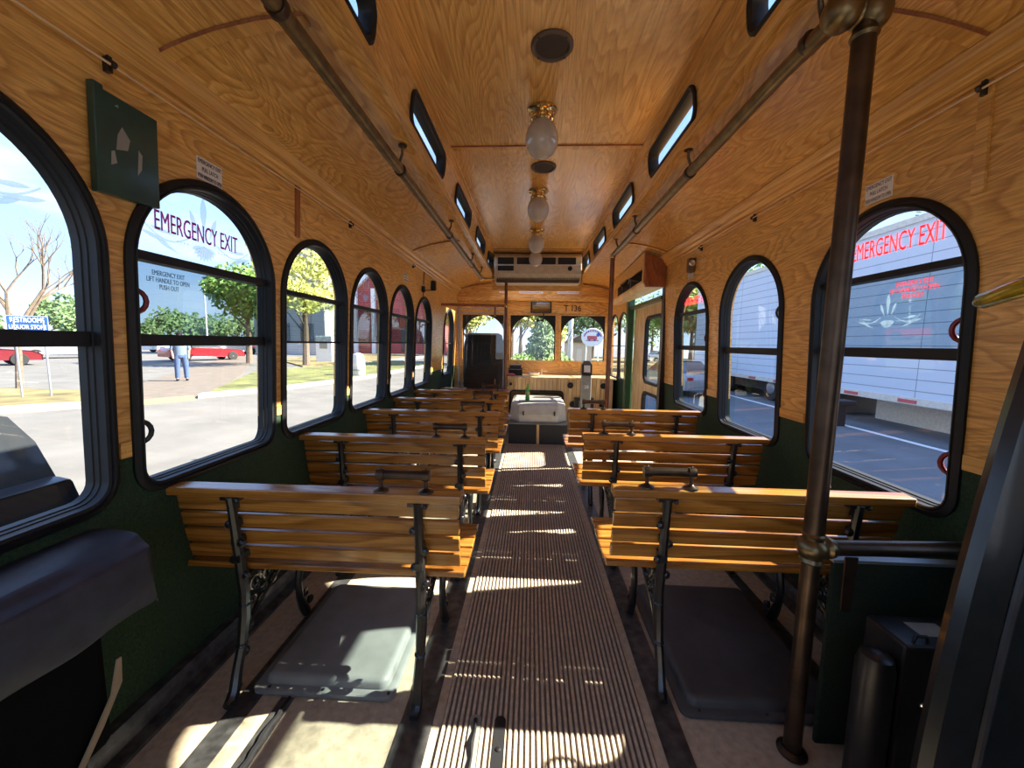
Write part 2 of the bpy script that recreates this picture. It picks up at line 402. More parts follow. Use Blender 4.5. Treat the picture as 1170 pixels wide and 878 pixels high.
def window(n, f, y0, y1, z0, z1, bars=(), tint=None, latch=(), shape=arch, prof=PROF, side=1, gd=-.042, glass='glass', jamb=.9):
    cy = (y0 + y1) / 2
    w = st(empty('window_%d' % n, f(cy, z0, 0)))
    mb = MB(); mb.loft([[f(u, v, d) for u, v in shape(y0, y1, z0, z1, i)] for i, d in prof])
    mb.build('window_frame', 'frame', w, smooth=True)
    g = MB(); ol = shape(y0, y1, z0, z1, prof[-1][0] - .006)
    g.add([f(u, v, gd) for u, v in ol], [tuple(range(len(ol)))])
    g.build('glass_pane', glass, w, fixn=False)
    yi0, yi1 = y0 + .034, y1 - .034
    for zb0, zb1, dd in bars:
        b = MB(); 
        b.loft([[f(y, z, d) for z, d in ((zb0, gd - .01), (zb1, gd - .01), (zb1, gd + dd), (zb0, gd + dd))] for y in (yi0, yi1)], True, True, True)
        b.build('sash_bar', 'frame', w)
    if tint:
        t = MB(); t.add([f(u, v, gd + .012) for u, v in ((yi0, tint[0]), (yi1, tint[0]), (yi1, tint[1]), (yi0, tint[1]))], [(0, 1, 2, 3)])
        t.build('sliding_pane', tint[2] if len(tint) > 2 else 'tint', w, fixn=False)
    for (yl, zl, mt) in latch:
        c = MB(); pts = []
        for k in range(9):
            a = -pi / 2 + pi * k / 8; pts.append(f(yl + .026 * cos(a), zl + .036 * sin(a), -.022 + .02 * cos(a)))
        c.tube(pts, .0075, 8); c.build('pull_latch', mt, w, smooth=True)
    return w

LTOP = [1.76, 1.76, 1.745, 1.735, 1.72, 1.70]
LWIN = [(.385 + .69 * k, .385 + .69 * k + .635, .735, LTOP[k]) for k in range(6)]
LALL = [(-.305, .33, .735, 1.76), (-.995, -.36, .735, 1.76)] + LWIN + [(5.12, 5.74, .76, 1.69)]
RALL = [(-.45, .17, .69, 1.735), (.33, .95, .69, 1.735), (1.185, 1.825, .69, 1.735), (2.03, 2.68, .69, 1.735), (2.855, 3.50, .70, 1.72)]
CROWN = 1.96
def holes(ws, i=.012): return [arch(a, b, c, d, i) for a, b, c, d in ws]
wl = plate('wall_left', [(YB, 0), (YF, 0), (YF, 2.06), (YB, 2.06)], holes(LALL), fL, 0, -.07, 'wall', kind='structure')
wr = plate('wall_right', [(YB, 0), (3.78, 0), (3.78, 1.80), (5.05, 1.80), (5.05, 2.06), (YB, 2.06)], holes(RALL), fR, 0, -.07, 'wall', kind='structure')
RQ = [(.09, .50, .74, 1.66), (.52, .94, .74, 1.66)]
wq = plate('wall_right_front', [(0, 0), (.956, 0), (.956, 2.06), (0, 2.06)], holes(RQ), fR2, 0, -.03, 'wall', kind='structure')

# floor and its strips
mb = MB(); mb.box((-1.24, YB, -.06), (1.34, YF + .1, 0)); mb.build('floor', 'rubber', kind='structure')
mb = MB(); mb.v = []; nr = 37; x0, x1 = -.262, .392; pr = []
for k in range(nr):
    xx = x0 + (x1 - x0) * k / nr; w = (x1 - x0) / nr
    pr += [(xx, .0015), (xx + w * .25, .0075), (xx + w * .6, .0075), (xx + w * .85, .0015)]
mb.loft([[(x, YB, z) for x, z in pr] + [(x1, YB, .0005), (x0, YB, .0005)], [(x, 4.56, z) for x, z in pr] + [(x1, 4.56, .0005), (x0, 4.56, .0005)]], True, True, True)
mb.build('trim_1', 'ribs', kind='structure')
k = 2
for a, b in ((-.395, -.292), (.425, .505), (-.975, -.90), (1.08, 1.13)):
    mb = MB(); mb.box((a, YB, 0), (b, 4.56, .004)); mb.build('trim_%d' % k, 'strip', kind='structure'); k += 1
# worn seam channel in the floor left of the near bench
mb = MB(); ch = []
for i in range(40):
    y = .3 + i * .022; ch.append((-.80 + .004 * random.uniform(-1, 1), y, .004))
mb.tube(ch, [.006 + .004 * random.random() for _ in ch], 6); mb.build('trim_%d' % k, 'black', kind='structure'); k += 1
mb = MB(); mb.box((-.83, .3, 0), (-.785, 1.16, .0035)); mb.build('trim_%d' % k, 'strip', kind='structure'); k += 1
for side, nm in ((-1, 'left'), (1, 'right')):
    mb = MB(); X = (-1.235 if side < 0 else 1.33)
    mb.loft([[(X - side * a, y, z) for a, z in ((0, 0), (.10, 0), (.10, .012), (.06, .02), (.055, .05), (.045, .075), (0, .08))] for y in (YB, 3.75)], True, True, True)
    mb.build('baseboard_' + nm, 'strip', kind='structure')

# ceiling: two vaults, two clerestory sides, flat centre
CC = .062
VP = [(1.20, 2.00), (1.165, 2.035), (1.11, 2.058), (1.05, 2.078), (.97, 2.10), (.85, 2.122), (.72, 2.131), (.608, 2.131)]
ZC = 2.36
def vault(side, nm):
    mb = MB(); inn = [(CC + side * u, z) for u, z in VP]; out = [(x, z + .05) for x, z in reversed(inn)]
    mb.loft([[(x, y, z) for x, z in inn + out] for y in (YB, YF + .02)], True, True, True)
    return mb.build(nm, 'vault', kind='structure', smooth=True)
vault(-1, 'ceiling'); vault(1, 'ceiling')
mb = MB(); mb.box((CC - .62, YB, ZC), (CC + .62, 5.35, ZC + .05)); mb.build('ceiling', 'ceil', kind='structure')
CW = [(-.28, .36), (.70, 1.34), (1.73, 2.35), (2.70, 3.32), (3.67, 4.30), (4.62, 5.12)]
def fCL(y, s, d):      # s 0..1 from base to top of the clerestory side
    a = CC - .608 + .028 * s; return (a + d, y, 2.131 + (ZC - 2.131) * s)
def fCR(y, s, d): a = CC + .608 - .028 * s; return (a - d, y, 2.131 + (ZC - 2.131) * s)
def crect(y0, y1, z0, z1, i=0., n=6):
    i_ = i; q = i / .23; p = []; ry = max(.012, .055 - i_); rz = ry / .23
    y0 += i_; y1 -= i_; z0 += q; z1 -= q
    for cx, cz, a0 in ((y0 + ry, z0 + rz, pi), (y1 - ry, z0 + rz, 1.5 * pi), (y1 - ry, z1 - rz, 0), (y0 + ry, z1 - rz, .5 * pi)):
        for k in range(n + 1): a = a0 + pi / 2 * k / n; p.append((cx + ry * cos(a), cz + rz * sin(a)))
    return p
CPROF = [(0, -.04), (-.004, 0), (-.004, .010), (.006, .014), (.012, .008), (.02, .006), (.026, -.006), (.026, -.04)]
wn = 1
for f, nm in ((fCL, 'wall_clerestory_left'), (fCR, 'wall_clerestory_right')):
    plate(nm, [(YB, .03), (5.30, .03), (5.30, 1), (YB, 1)], [crect(a, b, .12, .76, .01) for a, b in CW], f, 0, -.045, 'vault', kind='structure')
for a, b, c, d in LALL:
    i = wn
    em = abs(a - 1.075) < .01 or abs(a - (.385 + .69 * 4)) < .01
    if a < .6: bars = [(1.195, 1.235, .03)]; tn = None
    elif abs(a - 1.075) < .01: bars = [(1.455, 1.482, .035), (1.195, 1.232, .02)]; tn = (1.215, 1.46)
    elif a > 5: bars = [(1.2, 1.215, .02)]; tn = None
    else: bars = [(1.44, 1.462, .03), (1.205, 1.215, .02)]; tn = (1.21, 1.45)
    w = window(wn, fL, a, b, c, d, bars, tn, side=1, latch=([(a + .032, 1.33, 'redgrip'), (a + .032, .93, 'iron')] if em else []))
    if abs(a - 1.075) < .01: WEM = w
    if em and abs(a - 1.075) > .01:
        pass
    wn += 1
for q, (a, b, c, d) in enumerate(RALL):
    if q == 3: bars = [(1.178, 1.216, .03)]; tn = None
    else: bars = [(1.475, 1.498, .035), (1.187, 1.225, .02)]; tn = (1.205, 1.48, 'tintR')
    w = window(wn, fR, a, b, c, d, bars, tn, side=-1, latch=([(a + .032, 1.28, 'redgrip'), (a + .032, .87, 'redgrip')] if q in (2, 4) else [(a + .032, 1.40, 'iron')]))
    if q == 2: WER = w
    if q == 4: WER3 = w
    wn += 1
for a, b, c, d in RQ:
    window(wn, fR2, a, b, c, d, [(1.2, 1.212, .012)], None, side=-1, prof=[(0, -.02), (-.005, 0), (-.005, .006), (.006, .009), (.014, .006), (.020, .0), (.022, -.02)], gd=-.012); wn += 1
for f in (fCL, fCR):
    for a, b in CW:
        window(wn, f, a, b, .12, .76, (), None, shape=crect, prof=CPROF, gd=-.03); wn += 1

# window lettering and etched scrolls (children of their windows)
def on(f, cy, cz, d, s=1): return lambda u, v, t: f(cy + s * u, cz + v, d + t)
def lett(win, f, body, cy, cz, w, h, mat, s, d=-.0395):
    o = text('lettering', body, on(f, cy, cz, d, s), w, h, mat, win); return o
lett(WEM, fL, 'EMERGENCY EXIT', 1.375, 1.595, .345, .062, 'magenta', 1)
lett(WEM, fL, 'EMERGENCY EXIT\nLIFT HANDLE TO OPEN\nPUSH OUT', 1.235, 1.405, .15, .058, 'inkgrey', 1, -.029)
lett(WER, fR, 'EMERGENCY EXIT', 1.495, 1.60, .36, .066, 'red', -1)
lett(WER, fR, 'EMERGENCY EXIT\nLIFT HANDLE TO OPEN\nPUSH OUT', 1.40, 1.425, .17, .06, 'red', -1, -.029)
lett(WER3, fR, 'EMERGENCY EXIT', 3.18, 1.585, .42, .06, 'red', -1)
def etching(win, f, cy, zb, sc=1., s=1):
    mb = MB(); d = -.0415
    def P(u, v): return f(cy + s * u * sc, zb + v * sc, d)
    def blade(u0, v0, u1, v1, w):
        dx, dy = u1 - u0, v1 - v0; L = math.hypot(dx, dy); nx, ny = -dy / L, dx / L; n = 12; pl = []; pr = []
        for k in range(n + 1):
            t = k / n; ww = w * (sin(pi * t ** 1.6) * .9 + .08) / 2
            pl.append(P(u0 + dx * t + nx * ww, v0 + dy * t + ny * ww)); pr.append(P(u0 + dx * t - nx * ww, v0 + dy * t - ny * ww))
        mb.loft([pl, pr], False)
    for a, L0, L1, w in ((90, .06, .20, .028), (68, .06, .15, .02), (112, .06, .15, .02)):
        blade(L0 * cos(radians(a)), L0 * sin(radians(a)), L1 * cos(radians(a)), L1 * sin(radians(a)), w)
    for k in range(9):
        a = radians(200 + 140 * k / 8); blade(0, .03, .055 * cos(a), .03 + .055 * sin(a), .016)
    for sg in (-1, 1):
        for j, (u, v, L) in enumerate(((.11, .035, .09), (.13, .005, .10), (.10, -.02, .08))):
            blade(sg * u, v, sg * (u + L), v + .012 + .01 * j, .014)
        for j in range(4):
            blade(sg * (.062 + .013 * j), .02, sg * (.070 + .013 * j), .022, .008)
        pts = []
        for k in range(16):
            t = k / 15; pts.append((sg * (.05 + .17 * t), .05 - .045 * sin(pi * t * .8) + .03 * t * t))
        pl = [P(u, v + .003) for u, v in pts]; pr_ = [P(u, v - .003) for u, v in pts]; mb.loft([pl, pr_], False)
    mb.build('etched_scroll', 'etch', win, fixn=False)
wins = [o for o in COL.objects if o.name.startswith('window_') and o.type == 'EMPTY']
for i in (3, 4, 5, 6): 
    a, b, c, d = LALL[i - 1] if i > 0 else LALL[0]
    etching(wins[i - 1], fL, (a + b) / 2, 1.525, 1., 1)
etching(WER, fR, 1.505, 1.31, .55, -1)

# crown mouldings, battens, clerestory trims
for side, f in ((-1, fL), (1, fR)):
    mb = MB(); X = CC + side * 1.20
    pr = [(0, 1.955), (.010, 1.955), (.016, 1.962), (.016, 1.975), (.026, 1.98), (.034, 1.992), (.034, 2.003), (.046, 2.010), (.056, 2.024), (.060, 2.040), (.05, 2.056), (0, 2.056)]
    xb = abs(f(0, 1.96, 0)[0] - CC)
    mb.loft([[(CC + side * (xb - a), y, z) for a, z in pr] for y in (YB, YF)], True, True, True)
    mb.build('trim_%d' % k, 'trim', kind='structure', smooth=True); k += 1
    for s0, s1 in ((-.02, .09), (.93, .995)):
        mb = MB(); g = fCL if side < 0 else fCR
        mb.loft([[g(y, s, d) for s, d in ((s0, 0), (s1, 0), (s1, .012), (s0, .012))] for y in (YB, 5.30)], True, True, True)
        mb.build('trim_%d' % k, 'trim', kind='structure'); k += 1
    mb = MB(); mb.box((CC + side * .552, YB, ZC - .012), (CC + side * .585, 5.3, ZC + .001)); mb.build('trim_%d' % k, 'trim', kind='structure'); k += 1
    for yv in ((1.17, 3.55) if side < 0 else (1.19, 3.60)):    # vault seam ribs
        mb = MB(); inn = [(CC + side * u, z - .001) for u, z in VP[1:-1]]
        lo = [[(x, y, z - h) for x, z in inn] for y, h in ((yv - .022, 0), (yv - .022, .007), (yv + .018, .007), (yv + .018, 0))]
        mb.loft(lo, False); mb.build('trim_%d' % k, 'trim', kind='structure'); k += 1
        mb = MB(); lo = [[(x, y, z - h) for x, z in inn] for y, h in ((yv - .028, .001), (yv - .024, .008), (yv - .020, .001))]
        mb.loft(lo, False); mb.build('trim_%d' % k, 'cab', kind='structure'); k += 1
for yv in (2.36, 4.80, .1):
    mb = MB(); mb.box((CC - .57, yv, ZC - .006), (CC + .57, yv + .035, ZC + .001)); mb.build('trim_%d' % k, 'trim', kind='structure'); k += 1
    mb = MB(); mb.box((CC - .57, yv - .006, ZC - .007), (CC + .57, yv, ZC + .001)); mb.build('trim_%d' % k, 'cab', kind='structure'); k += 1
for f, y, z0 in ((fL, 1.885, 1.72), (fR, 1.20, 1.66), (fL, 4.09, 1.66)):
    mb = MB(); mb.loft([[f(yy, z, d) for yy, d in ((y - .016, 0), (y + .016, 0), (y + .016, .008), (y - .016, .008))] for z in (z0, 1.955)], True, True, True)
    mb.build('trim_%d' % k, 'cab' if f is fL else 'trim', kind='structure'); k += 1
# wooden cleats at the foot of the plywood between the windows
for f, spans, z in ((fL, [(LALL[i][1] + .012, LALL[i + 1][0] - .012) for i in range(2, 7)] + [(4.49, 5.10)], .868), (fR, [(.97, 1.175), (1.845, 2.02), (2.70, 2.845), (3.515, 3.75)], .868)):
    for a, b in spans:
        mb = MB(); mb.loft([[f(y, zz, d) for zz, d in ((z, 0), (z + .045, 0), (z + .045, .007), (z, .007))] for y in (a, b)], True, True, True)
        for yy in ((a + b) / 2,): mb.lathe([(.004, 0), (.004, .003)], f(yy, z + .022, .0065), (1 if f is fL else -1, 0, 0), 8)
        mb.build('trim_%d' % k, 'trim', kind='structure'); k += 1
# unseen rear wall behind the camera; wide openings added to let daylight in
def fB(x, z, d): return (x, YB + d, z)
plate('wall_back', [(-1.24, 0), (1.34, 0), (1.34, 2.06), (.68, 2.12), (.68, ZC), (-.56, ZC), (-.56, 2.12), (-1.24, 2.06)],
      [[(-1.05, .75), (-.55, .75), (-.55, 1.8), (-1.05, 1.8)], [(-.45, .05), (.55, .05), (.55, 2.0), (-.45, 2.0)], [(.65, .75), (1.15, .75), (1.15, 1.8), (.65, 1.8)]], fB, 0, -.05, 'front', kind='structure')

# ------------------------------------------------------------------ front end
def fF(x, z, d): return (x, YF - d, z)
XM = [(-1.07, -.41), (-.325, .365), (.45, 1.12)]
plate('wall_front', [(-1.24, 0), (1.26, 0), (1.26, 2.14), (.68, 2.14), (.68, ZC), (-.56, ZC), (-.56, 2.14), (-1.24, 2.14)],
      [[(a, .965), (b, .965), (b, 1.655), (a, 1.655)] for a, b in XM], fF, 0, -.06, 'front', kind='structure')
for a, b in XM:
    w = st(empty('window_%d' % wn, (a, YF, .965)))
    p = arch(a + .01, b - .01, .96, 1.645, 0, .012)
    plate('window_frame', [(a - .004, .961), (b + .004, .961), (b + .004, 1.659), (a - .004, 1.659)], [arch(a + .012, b - .012, .966, 1.648, 0, .012)], fF, -.02, -.035, 'frame', w)
    g = MB(); g.add([fF(u, v, -.04) for u, v in ((a, .965), (b, .965), (b, 1.655), (a, 1.655))], [(0, 1, 2, 3)]); g.build('glass_pane', 'glass', w, fixn=False)
    for c in (a - .03, b + .005):
        mb = MB(); mb.box((c, YF - .012, .955), (c + .025, YF, 1.66)); mb.build('mullion_trim', 'trim', w)
    adopt(w); wn += 1
mb = MB(); mb.box((-.36, YF - .02, 1.655), (1.24, YF, 1.672)); mb.build('trim_%d' % k, 'trim', kind='structure'); k += 1
mb = MB(); mb.box((-1.16, YF - .10, 1.862), (1.22, YF, 1.93)); mb.build('trim_%d' % k, 'front', kind='structure', bevel=.012); k += 1
# curved bulkhead above the cornice
pb = [(-1.16, 1.93), (1.21, 1.93), (1.21, 2.0)] + [(CC + u, z) for u, z in VP[1:]] + [(CC + .608, 2.0), (CC - .608, 2.0)] + [(CC - u, z) for u, z in reversed(VP[1:])] + [(-1.16, 2.0)]
mb = MB(); mb.prism([(-1.16, 1.93), (1.21, 1.93), (1.21, 2.035), (.68, 2.135), (-.56, 2.135), (-1.16, 2.035)], lambda u, v, t: (u, YF - t, v), 0, .05)
mb.build('trim_%d' % k, 'front', kind='structure'); k += 1
# dash ledge, beadboard front
mb = MB(); mb.box((-.33, 5.47, .725), (1.21, YF, .75)); mb.build('trim_%d' % k, 'bead', kind='structure', bevel=.006); k += 1
def fD(x, z, d): return (x, 5.5 - d, z)
plate('wall_dash', [(-.33, 0), (1.17, 0), (1.17, .725), (-.33, .725)], [rrect(-.29, .475, .002, .555, 0, .06)], fD, 0, -.03, 'bead', kind='structure')
mb = MB()
mb.loft([[fD(u, v, d) for u, v in rrect(-.29, .475, .002, .555, i, .06)] for i, d in ((-.004, .0), (-.004, .012), (.012, .012), (.012, -.03))])
mb.build('trim_%d' % k, 'frame', kind='structure'); k += 1
mb = MB(); 
for q in range(26):
    x = -.30 + q * .056; 
    if x < -.30 or (-.30 < x < .48): mb.box((x, 5.494, .56), (x + .004, 5.5, .722))
    else: mb.box((x, 5.494, .02), (x + .004, 5.5, .722))
mb.build('trim_%d' % k, 'cab', kind='structure'); k += 1
# doorway: posts, transom, folded door leaf
d1 = st(empty('door_1', (1.33, 4.4, 0)))
fr = MB()
fr.box((1.245, 3.76, 0), (1.335, 3.83, 2.02)); 
fr.build('door_post', 'darkmetal', d1)
fr = MB(); fr.box((1.215, 5.0, 0), (1.30, 5.10, 1.83)); fr.build('door_post', 'greenpaint', d1, bevel=.01)
fr = MB(); fr.box((1.235, 3.83, 1.665), (1.30, 5.0, 1.70)); fr.build('door_rail', 'greenpaint', d1)
def fDr(y, z, d): return (1.30 - d, y, z)
plate('door_leaf', [(3.9, -.3), (4.99, -.3), (4.99, 1.665), (3.9, 1.665)], [rrect(3.92, 4.50, .80, 1.54, .0, .10), rrect(3.92, 4.50, -.1, .70, 0, .10)], fDr, 0, -.035, 'door', d1)
for z0, z1 in ((.80, 1.54), (-.1, .70)):
    mb = MB(); mb.loft([[fDr(u, v, d) for u, v in rrect(3.92, 4.50, z0, z1, i, .10)] for i, d in ((-.006, 0), (-.006, .012), (.02, .014), (.028, 0), (.028, -.03))])
    o = mb.build('window_gasket', 'frame', d1)
    g = MB(); g.add([fDr(u, v, -.02) for u, v in rrect(3.92, 4.50, z0, z1, .02, .10)], [tuple(range(28))]); g.build('glass_pane', 'glass', d1, fixn=False)
g = MB(); g.add([fDr(u, v, -.02) for u, v in ((3.83, 1.70), (5.0, 1.70), (5.0, 1.82), (3.83, 1.82))], [(0, 1, 2, 3)]); g.build('glass_pane', 'glass', d1, fixn=False)
adopt(d1)
for w in wins: adopt(w)
for o in [o for o in COL.objects if o.name.startswith('window_') and o.type == 'EMPTY']: adopt(o)

# ================================================================== THINGS
# ------------------------------------------------------------------ benches
def make_bench(s, L=.985, cs=(.14, .765)):
    """local: x = s*(0..L) from the aisle end to the wall, y=0 at the back's top, +y forwards"""
    r = empty('trolley_bench')
    def bx(name, x0, x1, cy, cz, w, h, ang, mat='slat', bev=.004):
        mb = MB(); R = Matrix.Rotation(ang, 3, 'X')
        mb.box((s * x0, cy - w / 2, cz - h / 2), (s * x1, cy + w / 2, cz + h / 2), R)
        o = mb.build(name, mat, r, bevel=bev); return o
    bx('top_rail', .0, L, -.004, .715, .052, .030, radians(4))
    for y, z, a in ((.008, .665, -8), (.018, .602, -9), (.029, .539, -10), (.042, .477, -12)):
        bx('back_slat', .012, L - .012, y, z, .018, .051, radians(-a))
    for y, z, a in ((.053, .424, -10), (.113, .418, -3), (.173, .419, 2), (.233, .427, 5), (.293, .435, 2), (.352, .434, -6)):
        bx('seat_slat', -.005, L - .005, y, z, .056, .020, radians(a))
    for c in cs:
        x = s * c; mb = MB()
        # rear leg and back upright in one sweep, front leg, seat rail
        mb.tube([(x, -.095, .008), (x, -.075, .010), (x, -.057, .035), (x, -.042, .09), (x, -.012, .17), (x, .006, .26), (x, .010, .34), (x, .004, .42), (x, -.004, .49), (x, -.012, .58), (x, -.022, .67), (x, -.026, .70)],
                [.014, .020, .019, .017, .016, .019, .017, .018, .016, .015, .014, .014], 8)
        mb.tube([(x, .375, .006), (x, .358, .012), (x, .340, .05), (x, .318, .11), (x, .312, .18), (x, .335, .26), (x, .366, .33), (x, .362, .385), (x, .335, .41)],
                [.012, .020, .020, .015, .014, .017, .015, .014, .014], 8)
        for zz, yy in ((.602, .012), (.539, .022), (.477, .034), (.665, .0)): mb.box((x - .012, -.02, zz - .012), (x + .012, yy, zz + .012))
        mb.tube([(x, .005, .385), (x, .10, .398), (x, .20, .402), (x, .37, .412)], .012, 8)
        mb.tube([(x, .0, .20), (x, .08, .265), (x, .18, .315), (x, .27, .335), (x, .335, .30)], .0095, 8)
        for cy, cz, rr, a0, tn in ((.055, .345, .030, 0, 1.6), (.045, .29, .022, 2, 1.5), (.12, .345, .028, 0, 1.6), (.185, .362, .025, 2, 1.5), (.245, .370, .024, 4, 1.5), (.30, .368, .026, 1, 1.5), (.155, .305, .018, 3, 1.4), (.105, .300, .016, 5, 1.3), (.02, .235, .018, 1, 1.3), (.33, .22, .014, 2, 1.3), (.0, .13, .015, 3, 1.2), (.335, .345, .018, 4, 1.4), (.22, .335, .014, 0, 1.3), (.10, .37, .022, 2, 1.6), (.085, .265, .020, 4, 1.4), (.275, .345, .020, 3, 1.5), (.34, .275, .022, 5, 1.4), (.36, .10, .016, 1, 1.3), (.395, .05, .018, 2, 1.3), (.03, .205, .014, 2, 1.3), (.065, .325, .014, 5, 1.3)):
            pts = []
            for q in range(15):
                t = q / 14; a = a0 + t * tn * 2 * pi; q_ = rr * (1 - .72 * t); pts.append((x, cy + q_ * cos(a), cz + q_ * sin(a)))
            mb.tube(pts, .0066, 6)
        for y, z in ((-.014, .165), (-.052, .04), (.34, .055), (.008, .30)): mb.ball((x, y, z), .0195, (1, 1, .6), 10, 6)
        for k_, (y, z) in enumerate(((-.006, .47), (-.010, .53), (-.016, .60), (-.0, .41))):
            sg = 1 if k_ % 2 else -1
            mb.ball((x + sg * .017, y, z), .015, (1, .8, 1), 8, 6)
        mb.box((x - .033, -.03, .688), (x + .033, .006, .699)); mb.ball((x + .026, -.03, .690), .008, (1, 1, 1), 8, 6)
        mb.build('cast_iron_leg', 'iron', r, smooth=True)
    g = MB(); g.tube([(s * .105, -.004, .785), (s * .12, -.004, .785), (s * .265, -.004, .785), (s * .28, -.004, .785)], .0155, 12)
    hd = g.build('grab_handle', 'bronze', r, smooth=True)
    for xx in (.118, .267):
        g = MB(); g.lathe([(.025, .7305), (.024, .735), (.012, .740), (.0065, .745), (.006, .775)], (s * xx, -.004, 0), (0, 0, 1), 14)
        g.lathe([(.0185, -.012), (.0195, 0), (.0185, .012)], (s * xx, -.004, .785), (1, 0, 0), 14)
        g.ball((s * xx, -.004, .804), .004, (1, 1, 1), 8, 5)
        g.build('handle_post', 'bronze', hd, smooth=True)
    return r
protoL = make_bench(-1); protoR = make_bench(1, .985, (.185, .81))
BL = [(1.20, 'varnished slatted oak bench nearest the camera on the left of the aisle'),
      (1.935, 'second slatted oak bench from the camera in the left row'),
      (2.70, 'third slatted oak bench back on the left row, middle of the five'),
      (3.30, 'fourth slatted oak bench of the left row, second from the driver partition'),
      (3.90, 'farthest orange lit oak bench of the left row, just behind the driver partition')]
BR = [(1.31, 'nearest slatted oak bench on the right with a sunlit seat end, beside the brass pole'),
      (2.10, 'middle slatted oak bench of the three on the right side'),
      (2.92, 'farthest slatted oak bench on the right, by the front doorway')]
for i, (y, lb) in enumerate(BL):
    o = protoL if i == 0 else copy_tree(protoL)
    o.location = (-.215, y, .004); tag(o, lb, 'bench', 'slatted benches along the aisle')
for i, (y, lb) in enumerate(BR):
    o = protoR if i == 0 else copy_tree(protoR)
    o.location = (.29, y, .004); tag(o, lb, 'bench', 'slatted benches along the aisle')

# ------------------------------------------------------------------ wheel housings under the benches
def housing(x0, x1, y0, y1, h, mat, lb):
    r = empty('wheel_housing', ((x0 + x1) / 2, (y0 + y1) / 2, .004))
    mb = MB(); L = []
    for i, z in ((0, .004), (0, .016), (.006, .020)): L.append([(u, v, z) for u, v in rrect(x0, x1, y0, y1, i, .03)])
    mb.loft(L, True, False, True); mb.build('flange', mat, r, smooth=True)
    mb = MB(); L = []
    for i, z in ((.026, .020), (.030, h - .012), (.036, h - .004), (.050, h)): L.append([(u, v, z) for u, v in rrect(x0, x1, y0, y1, i, .06)])
    mb.loft(L, True, False, True); mb.build('raised_cover', mat, r, smooth=True)
    for x in (x0 + .06, (x0 + x1) / 2, x1 - .02):
        mb = MB(); mb.lathe([(.006, 0), (.005, .004)], (x, y0 + .015, .018), (0, 0, 1), 8); mb.build('rivet', 'darkmetal', r)
    adopt(r); tag(r, lb, 'floor cover')
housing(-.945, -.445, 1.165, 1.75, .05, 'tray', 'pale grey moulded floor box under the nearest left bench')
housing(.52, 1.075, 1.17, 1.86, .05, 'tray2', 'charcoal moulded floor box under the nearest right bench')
# slotted hatch in the aisle
r = empty('floor_latch', (-.11, .98, .007))
for xx, nm, mt in ((-.155, 'grey_slot', 'grey'), (-.075, 'dark_slot', 'black')):  # raised plates for the recesses; the black one stands in for shade
    mb = MB(); o = [(u, v) for u, v in rrect(xx - .018, xx + .018, .93, 1.135, 0, .017)]
    mb.loft([[(u, v, z) for u, v in o] for z in (.004, .0095)], True, True, True); mb.build('slot_plate', mt, r)
mb = MB(); mb.tube([(-.155, .95, .014), (-.152, 1.0, .013), (-.157, 1.04, .013), (-.152, 1.08, .013), (-.155, 1.115, .013)], [.006, .004, .008, .004, .007], 8); mb.build('chain', 'darkmetal', r, smooth=True)
mb = MB(); mb.ball((-.075, 1.03, .010), .009, (1, 1, .4), 10, 6); mb.build('bolt', 'darkmetal', r)
adopt(r); tag(r, 'recessed floor latch with a short dark chain in the ribbed aisle', 'latch')

# ------------------------------------------------------------------ ceiling lamps and vents
def lamp(y, lb):
    r = empty('globe_ceiling_light', (CC - .03, y, ZC))
    mb = MB(); mb.lathe([(.064, 0), (.066, -.006), (.05, -.012), (.043, -.022), (.044, -.030), (.05, -.036), (.053, -.048), (.048, -.056)], (0, 0, 0), (0, 0, 1), 24); mb.build('brass_fitter', 'polbrass', r, smooth=True)
    for q in range(3):
        mb = MB(); a = q * 2.09 + .4; mb.tube([(.05 * cos(a), .05 * sin(a), -.045), (.066 * cos(a), .066 * sin(a), -.045)], .004, 6); mb.build('set_screw', 'polbrass', r)
    mb = MB(); mb.lathe([(.040, -.045), (.046, -.056), (.062, -.078), (.071, -.105), (.072, -.128), (.066, -.155), (.052, -.178), (.030, -.194), (.006, -.200)], (0, 0, 0), (0, 0, 1), 28); mb.build('glass_globe', 'bulb', r, smooth=True)
    r.scale = (1.13, 1.13, 1.13); tag(r, lb, 'ceiling light', 'globe lights along the ceiling')
lamp(2.02, 'largest frosted globe ceiling light in a brass fitter, nearest the camera')
lamp(3.02, 'second frosted globe ceiling light from the camera, beyond the small round vent')
lamp(4.02, 'third frosted globe ceiling light from the camera')
lamp(4.72, 'farthest frosted globe ceiling light, hanging in front of the air conditioner')
def vent(y, lb):
    r = empty('round_ceiling_vent', (CC - .005, y, ZC))
    mb = MB(); mb.lathe([(.082, 0), (.082, -.006), (.076, -.011), (.068, -.010), (.064, -.004), (.064, -.001)], (0, 0, 0), (0, 0, 1), 32, False); mb.build('vent_ring', 'vent', r, smooth=True)
    mb = MB(); mb.lathe([(.065, -.001), (.065, -.0035), (.001, -.0035)], (0, 0, 0), (0, 0, 1), 32); mb.build('vent_mesh', 'ventdark', r)
    for q in range(4):
        mb = MB(); a = pi / 4 + q * pi / 2; mb.ball((.073 * cos(a), .073 * sin(a), -.011), .0045, (1, 1, .5), 8, 5); mb.build('screw', 'black', r)
    tag(r, lb, 'vent', 'round vents in the ceiling')
vent(1.61, 'large looking round dark ceiling vent near the camera'); vent(2.63, 'round dark ceiling vent between the first two globe lights')

